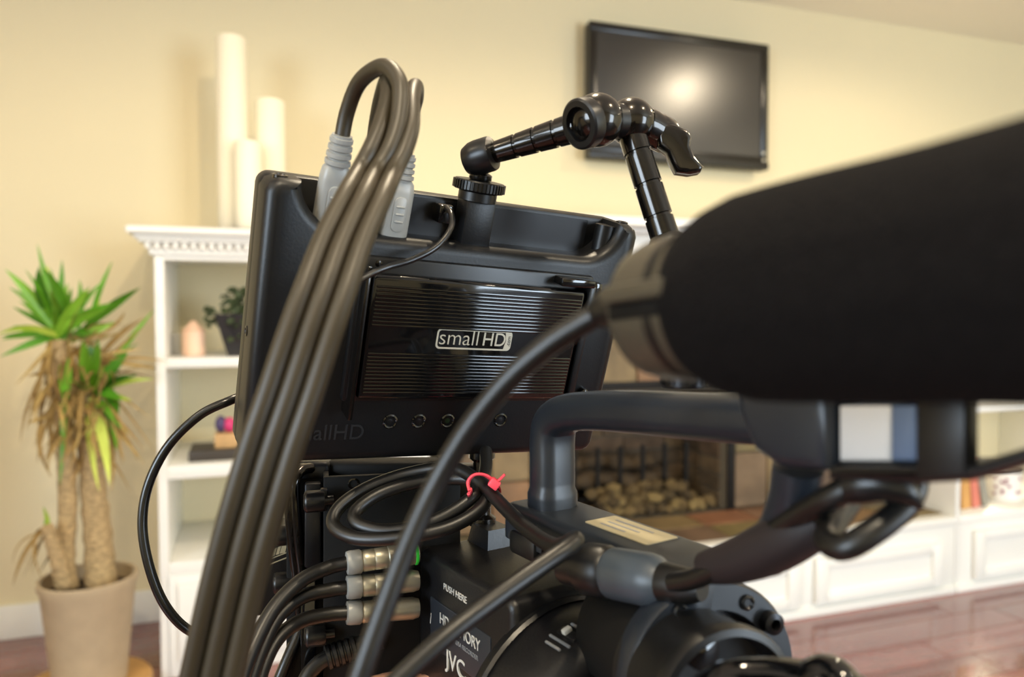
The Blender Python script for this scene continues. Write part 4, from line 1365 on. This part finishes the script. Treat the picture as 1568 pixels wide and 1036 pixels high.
pts = [hl(*p) for p in ((1118, 585), (1128, 640), (1150, 690), (1190, 718), (1268, 724), (1268, 570))]
M().prism(HF, pts, -.024, .0, .004, 3, True).build('holder_block', 'camcorder_blue', hd_)
a = [hl(*p) for p in ((1274, 622), (1274, 708), (1352, 708), (1352, 622))]
M().prism(HF, a, -.020, -.003, .0008).build('label_plate', 'label_grey', hd_, label='pale grey plate')
a = [hl(*p) for p in ((1353, 622), (1353, 708), (1394, 708), (1394, 622))]
M().prism(HF, a, -.020, -.003, .0008).build('label_plate', 'label_blue_reflection', hd_, label='end of the pale plate with a blue reflection put into its colour')
a = [hl(*p) for p in ((1398, 600), (1398, 738), (1478, 730), (1478, 600))]
M().prism(HF, a, -.006, .0, .002, 2).build('clamp_post', 'camcorder_dark', hd_)
a = [hl(*p) for p in ((1262, 712), (1262, 736), (1400, 742), (1480, 738), (1580, 706), (1640, 690), (1640, 668), (1570, 684), (1480, 712))]
M().prism(HF, a, -.018, -.001, .002, 2).build('lower_rail', 'camcorder_shell', hd_)
a = [hl(*p) for p in ((1572, 600), (1572, 700), (1620, 700), (1620, 600))]
M().prism(HF, a, -.02, .0, .003, 2).build('clamp_post', 'camcorder_blue', hd_)
a = [hl(*p) for p in ((1262, 560), (1262, 618), (1600, 618), (1600, 540))]
M().prism(HF, a, -.024, -.002, .004, 2).build('cradle', 'camcorder_dark', hd_)
# stem from the holder down to the handle base
M().tube([P(1222, 715, .225), P(1216, 760, .228), P(1200, 810, .235), P(1170, 850, .245)], .0075, 16).build('stem', 'camcorder_blue', hd_)
tk = axf(P(1048, 592, .262), CUP)
kn = M().lathe(tk, [(.0075, 0), (.0080, .0006), (.0080, .0046), (.0072, .0052)], 28)
for i in range(24):
    a = 2 * PI * i / 24
    f2 = Fr(tk.p(.008 * math.cos(a), .008 * math.sin(a), .0026), tk.x * math.cos(a) + tk.y * math.sin(a), tk.y * math.cos(a) - tk.x * math.sin(a), tk.z)
    kn.bx((-.0003, -.0005, -.0016), (.0005, .0005, .0016), 0, 1, f2)
kn.build('thumb_screw', 'metal_satin', hd_)
# viewfinder eyecup under the holder
ey = thing('eyecup', 'dark rubber eyecup flaring below the microphone holder', 'eyecup', P(1180, 870, .24))
ef = cpath([(1085, 868, .262), (1130, 858, .25), (1180, 838, .238), (1225, 812, .228), (1262, 790, .222)], 5)
n = len(ef)
M().sweep(ef, rrect(.016, .018, .007, 4), UPV, True, [.45 + .55 * math.sin(PI * (.15 + .62 * i / (n - 1))) for i in range(n)]).build('cup', 'eyecup', ey)
M().sweep(cpath([(1300, 745, .205), (1345, 738, .2), (1385, 752, .197), (1412, 778, .196)], 5), rrect(.009, .012, .004, 3), UPV, True, [1, 1.05, 1.1, 1.12, 1.1, 1.08, 1.05, 1, .95, .88, .8, .68, .55, .4, .28, .12]).build('flap', 'satin_black', ey)

# ================================================================== HAND under the camcorder, just entering at the bottom edge
hm = bpy.data.meshes.new('hand')
hv, he, hr = [], [], []


def hadd(p, r, prev=None):
    hv.append(p)
    hr.append(r)
    if prev is not None:
        he.append((prev, len(hv) - 1))
    return len(hv) - 1


HO = P(555, 1085, .40)
root = hadd(HO, .017)
wr = hadd(HO - RGT * .05 - CUP * .03, .019, root)
hadd(HO - RGT * .12 - CUP * .075, .023, wr)
for k, (ln, dy, up) in enumerate(((.026, -.024, .008), (.029, -.008, .009), (.027, .008, .008), (.021, .022, .004))):
    a = hadd(HO + RGT * .026 + FWD * dy + CUP * up * .4, .0105, root)
    b = hadd(HO + RGT * (.026 + ln * .8) + FWD * dy * 1.05 + CUP * up, .0088, a)
    c = hadd(HO + RGT * (.026 + ln * 1.5) + FWD * dy * 1.05 + CUP * (up - .004), .0080, b)
    hadd(HO + RGT * (.026 + ln * 2.0) + FWD * dy * 1.05 + CUP * (up - .012), .0070, c)
a = hadd(HO - RGT * .012 - FWD * .026 + CUP * .002, .0115, root)
b = hadd(HO + RGT * .012 - FWD * .046 + CUP * .004, .0095, a)
hadd(HO + RGT * .036 - FWD * .052 + CUP * .000, .0080, b)
hm.from_pydata([v - HO for v in hv], he, [])
ho = bpy.data.objects.new('hand', hm)
COL.objects.link(ho)
ho.location = HO
md_ = ho.modifiers.new('skin', 'SKIN')
md_.use_smooth_shade = True
if not hm.skin_vertices:
    hm.attributes
for i, sv in enumerate(hm.skin_vertices[0].data if hm.skin_vertices else []):
    sv.radius = (hr[i], hr[i])
    sv.use_root = i == 0
sb = ho.modifiers.new('subdivision', 'SUBSURF')
sb.levels = sb.render_levels = 2
hm.materials.append(MATS['skin'])
tag(ho, 'bare hand under the camcorder at the bottom edge of the picture', 'hand')
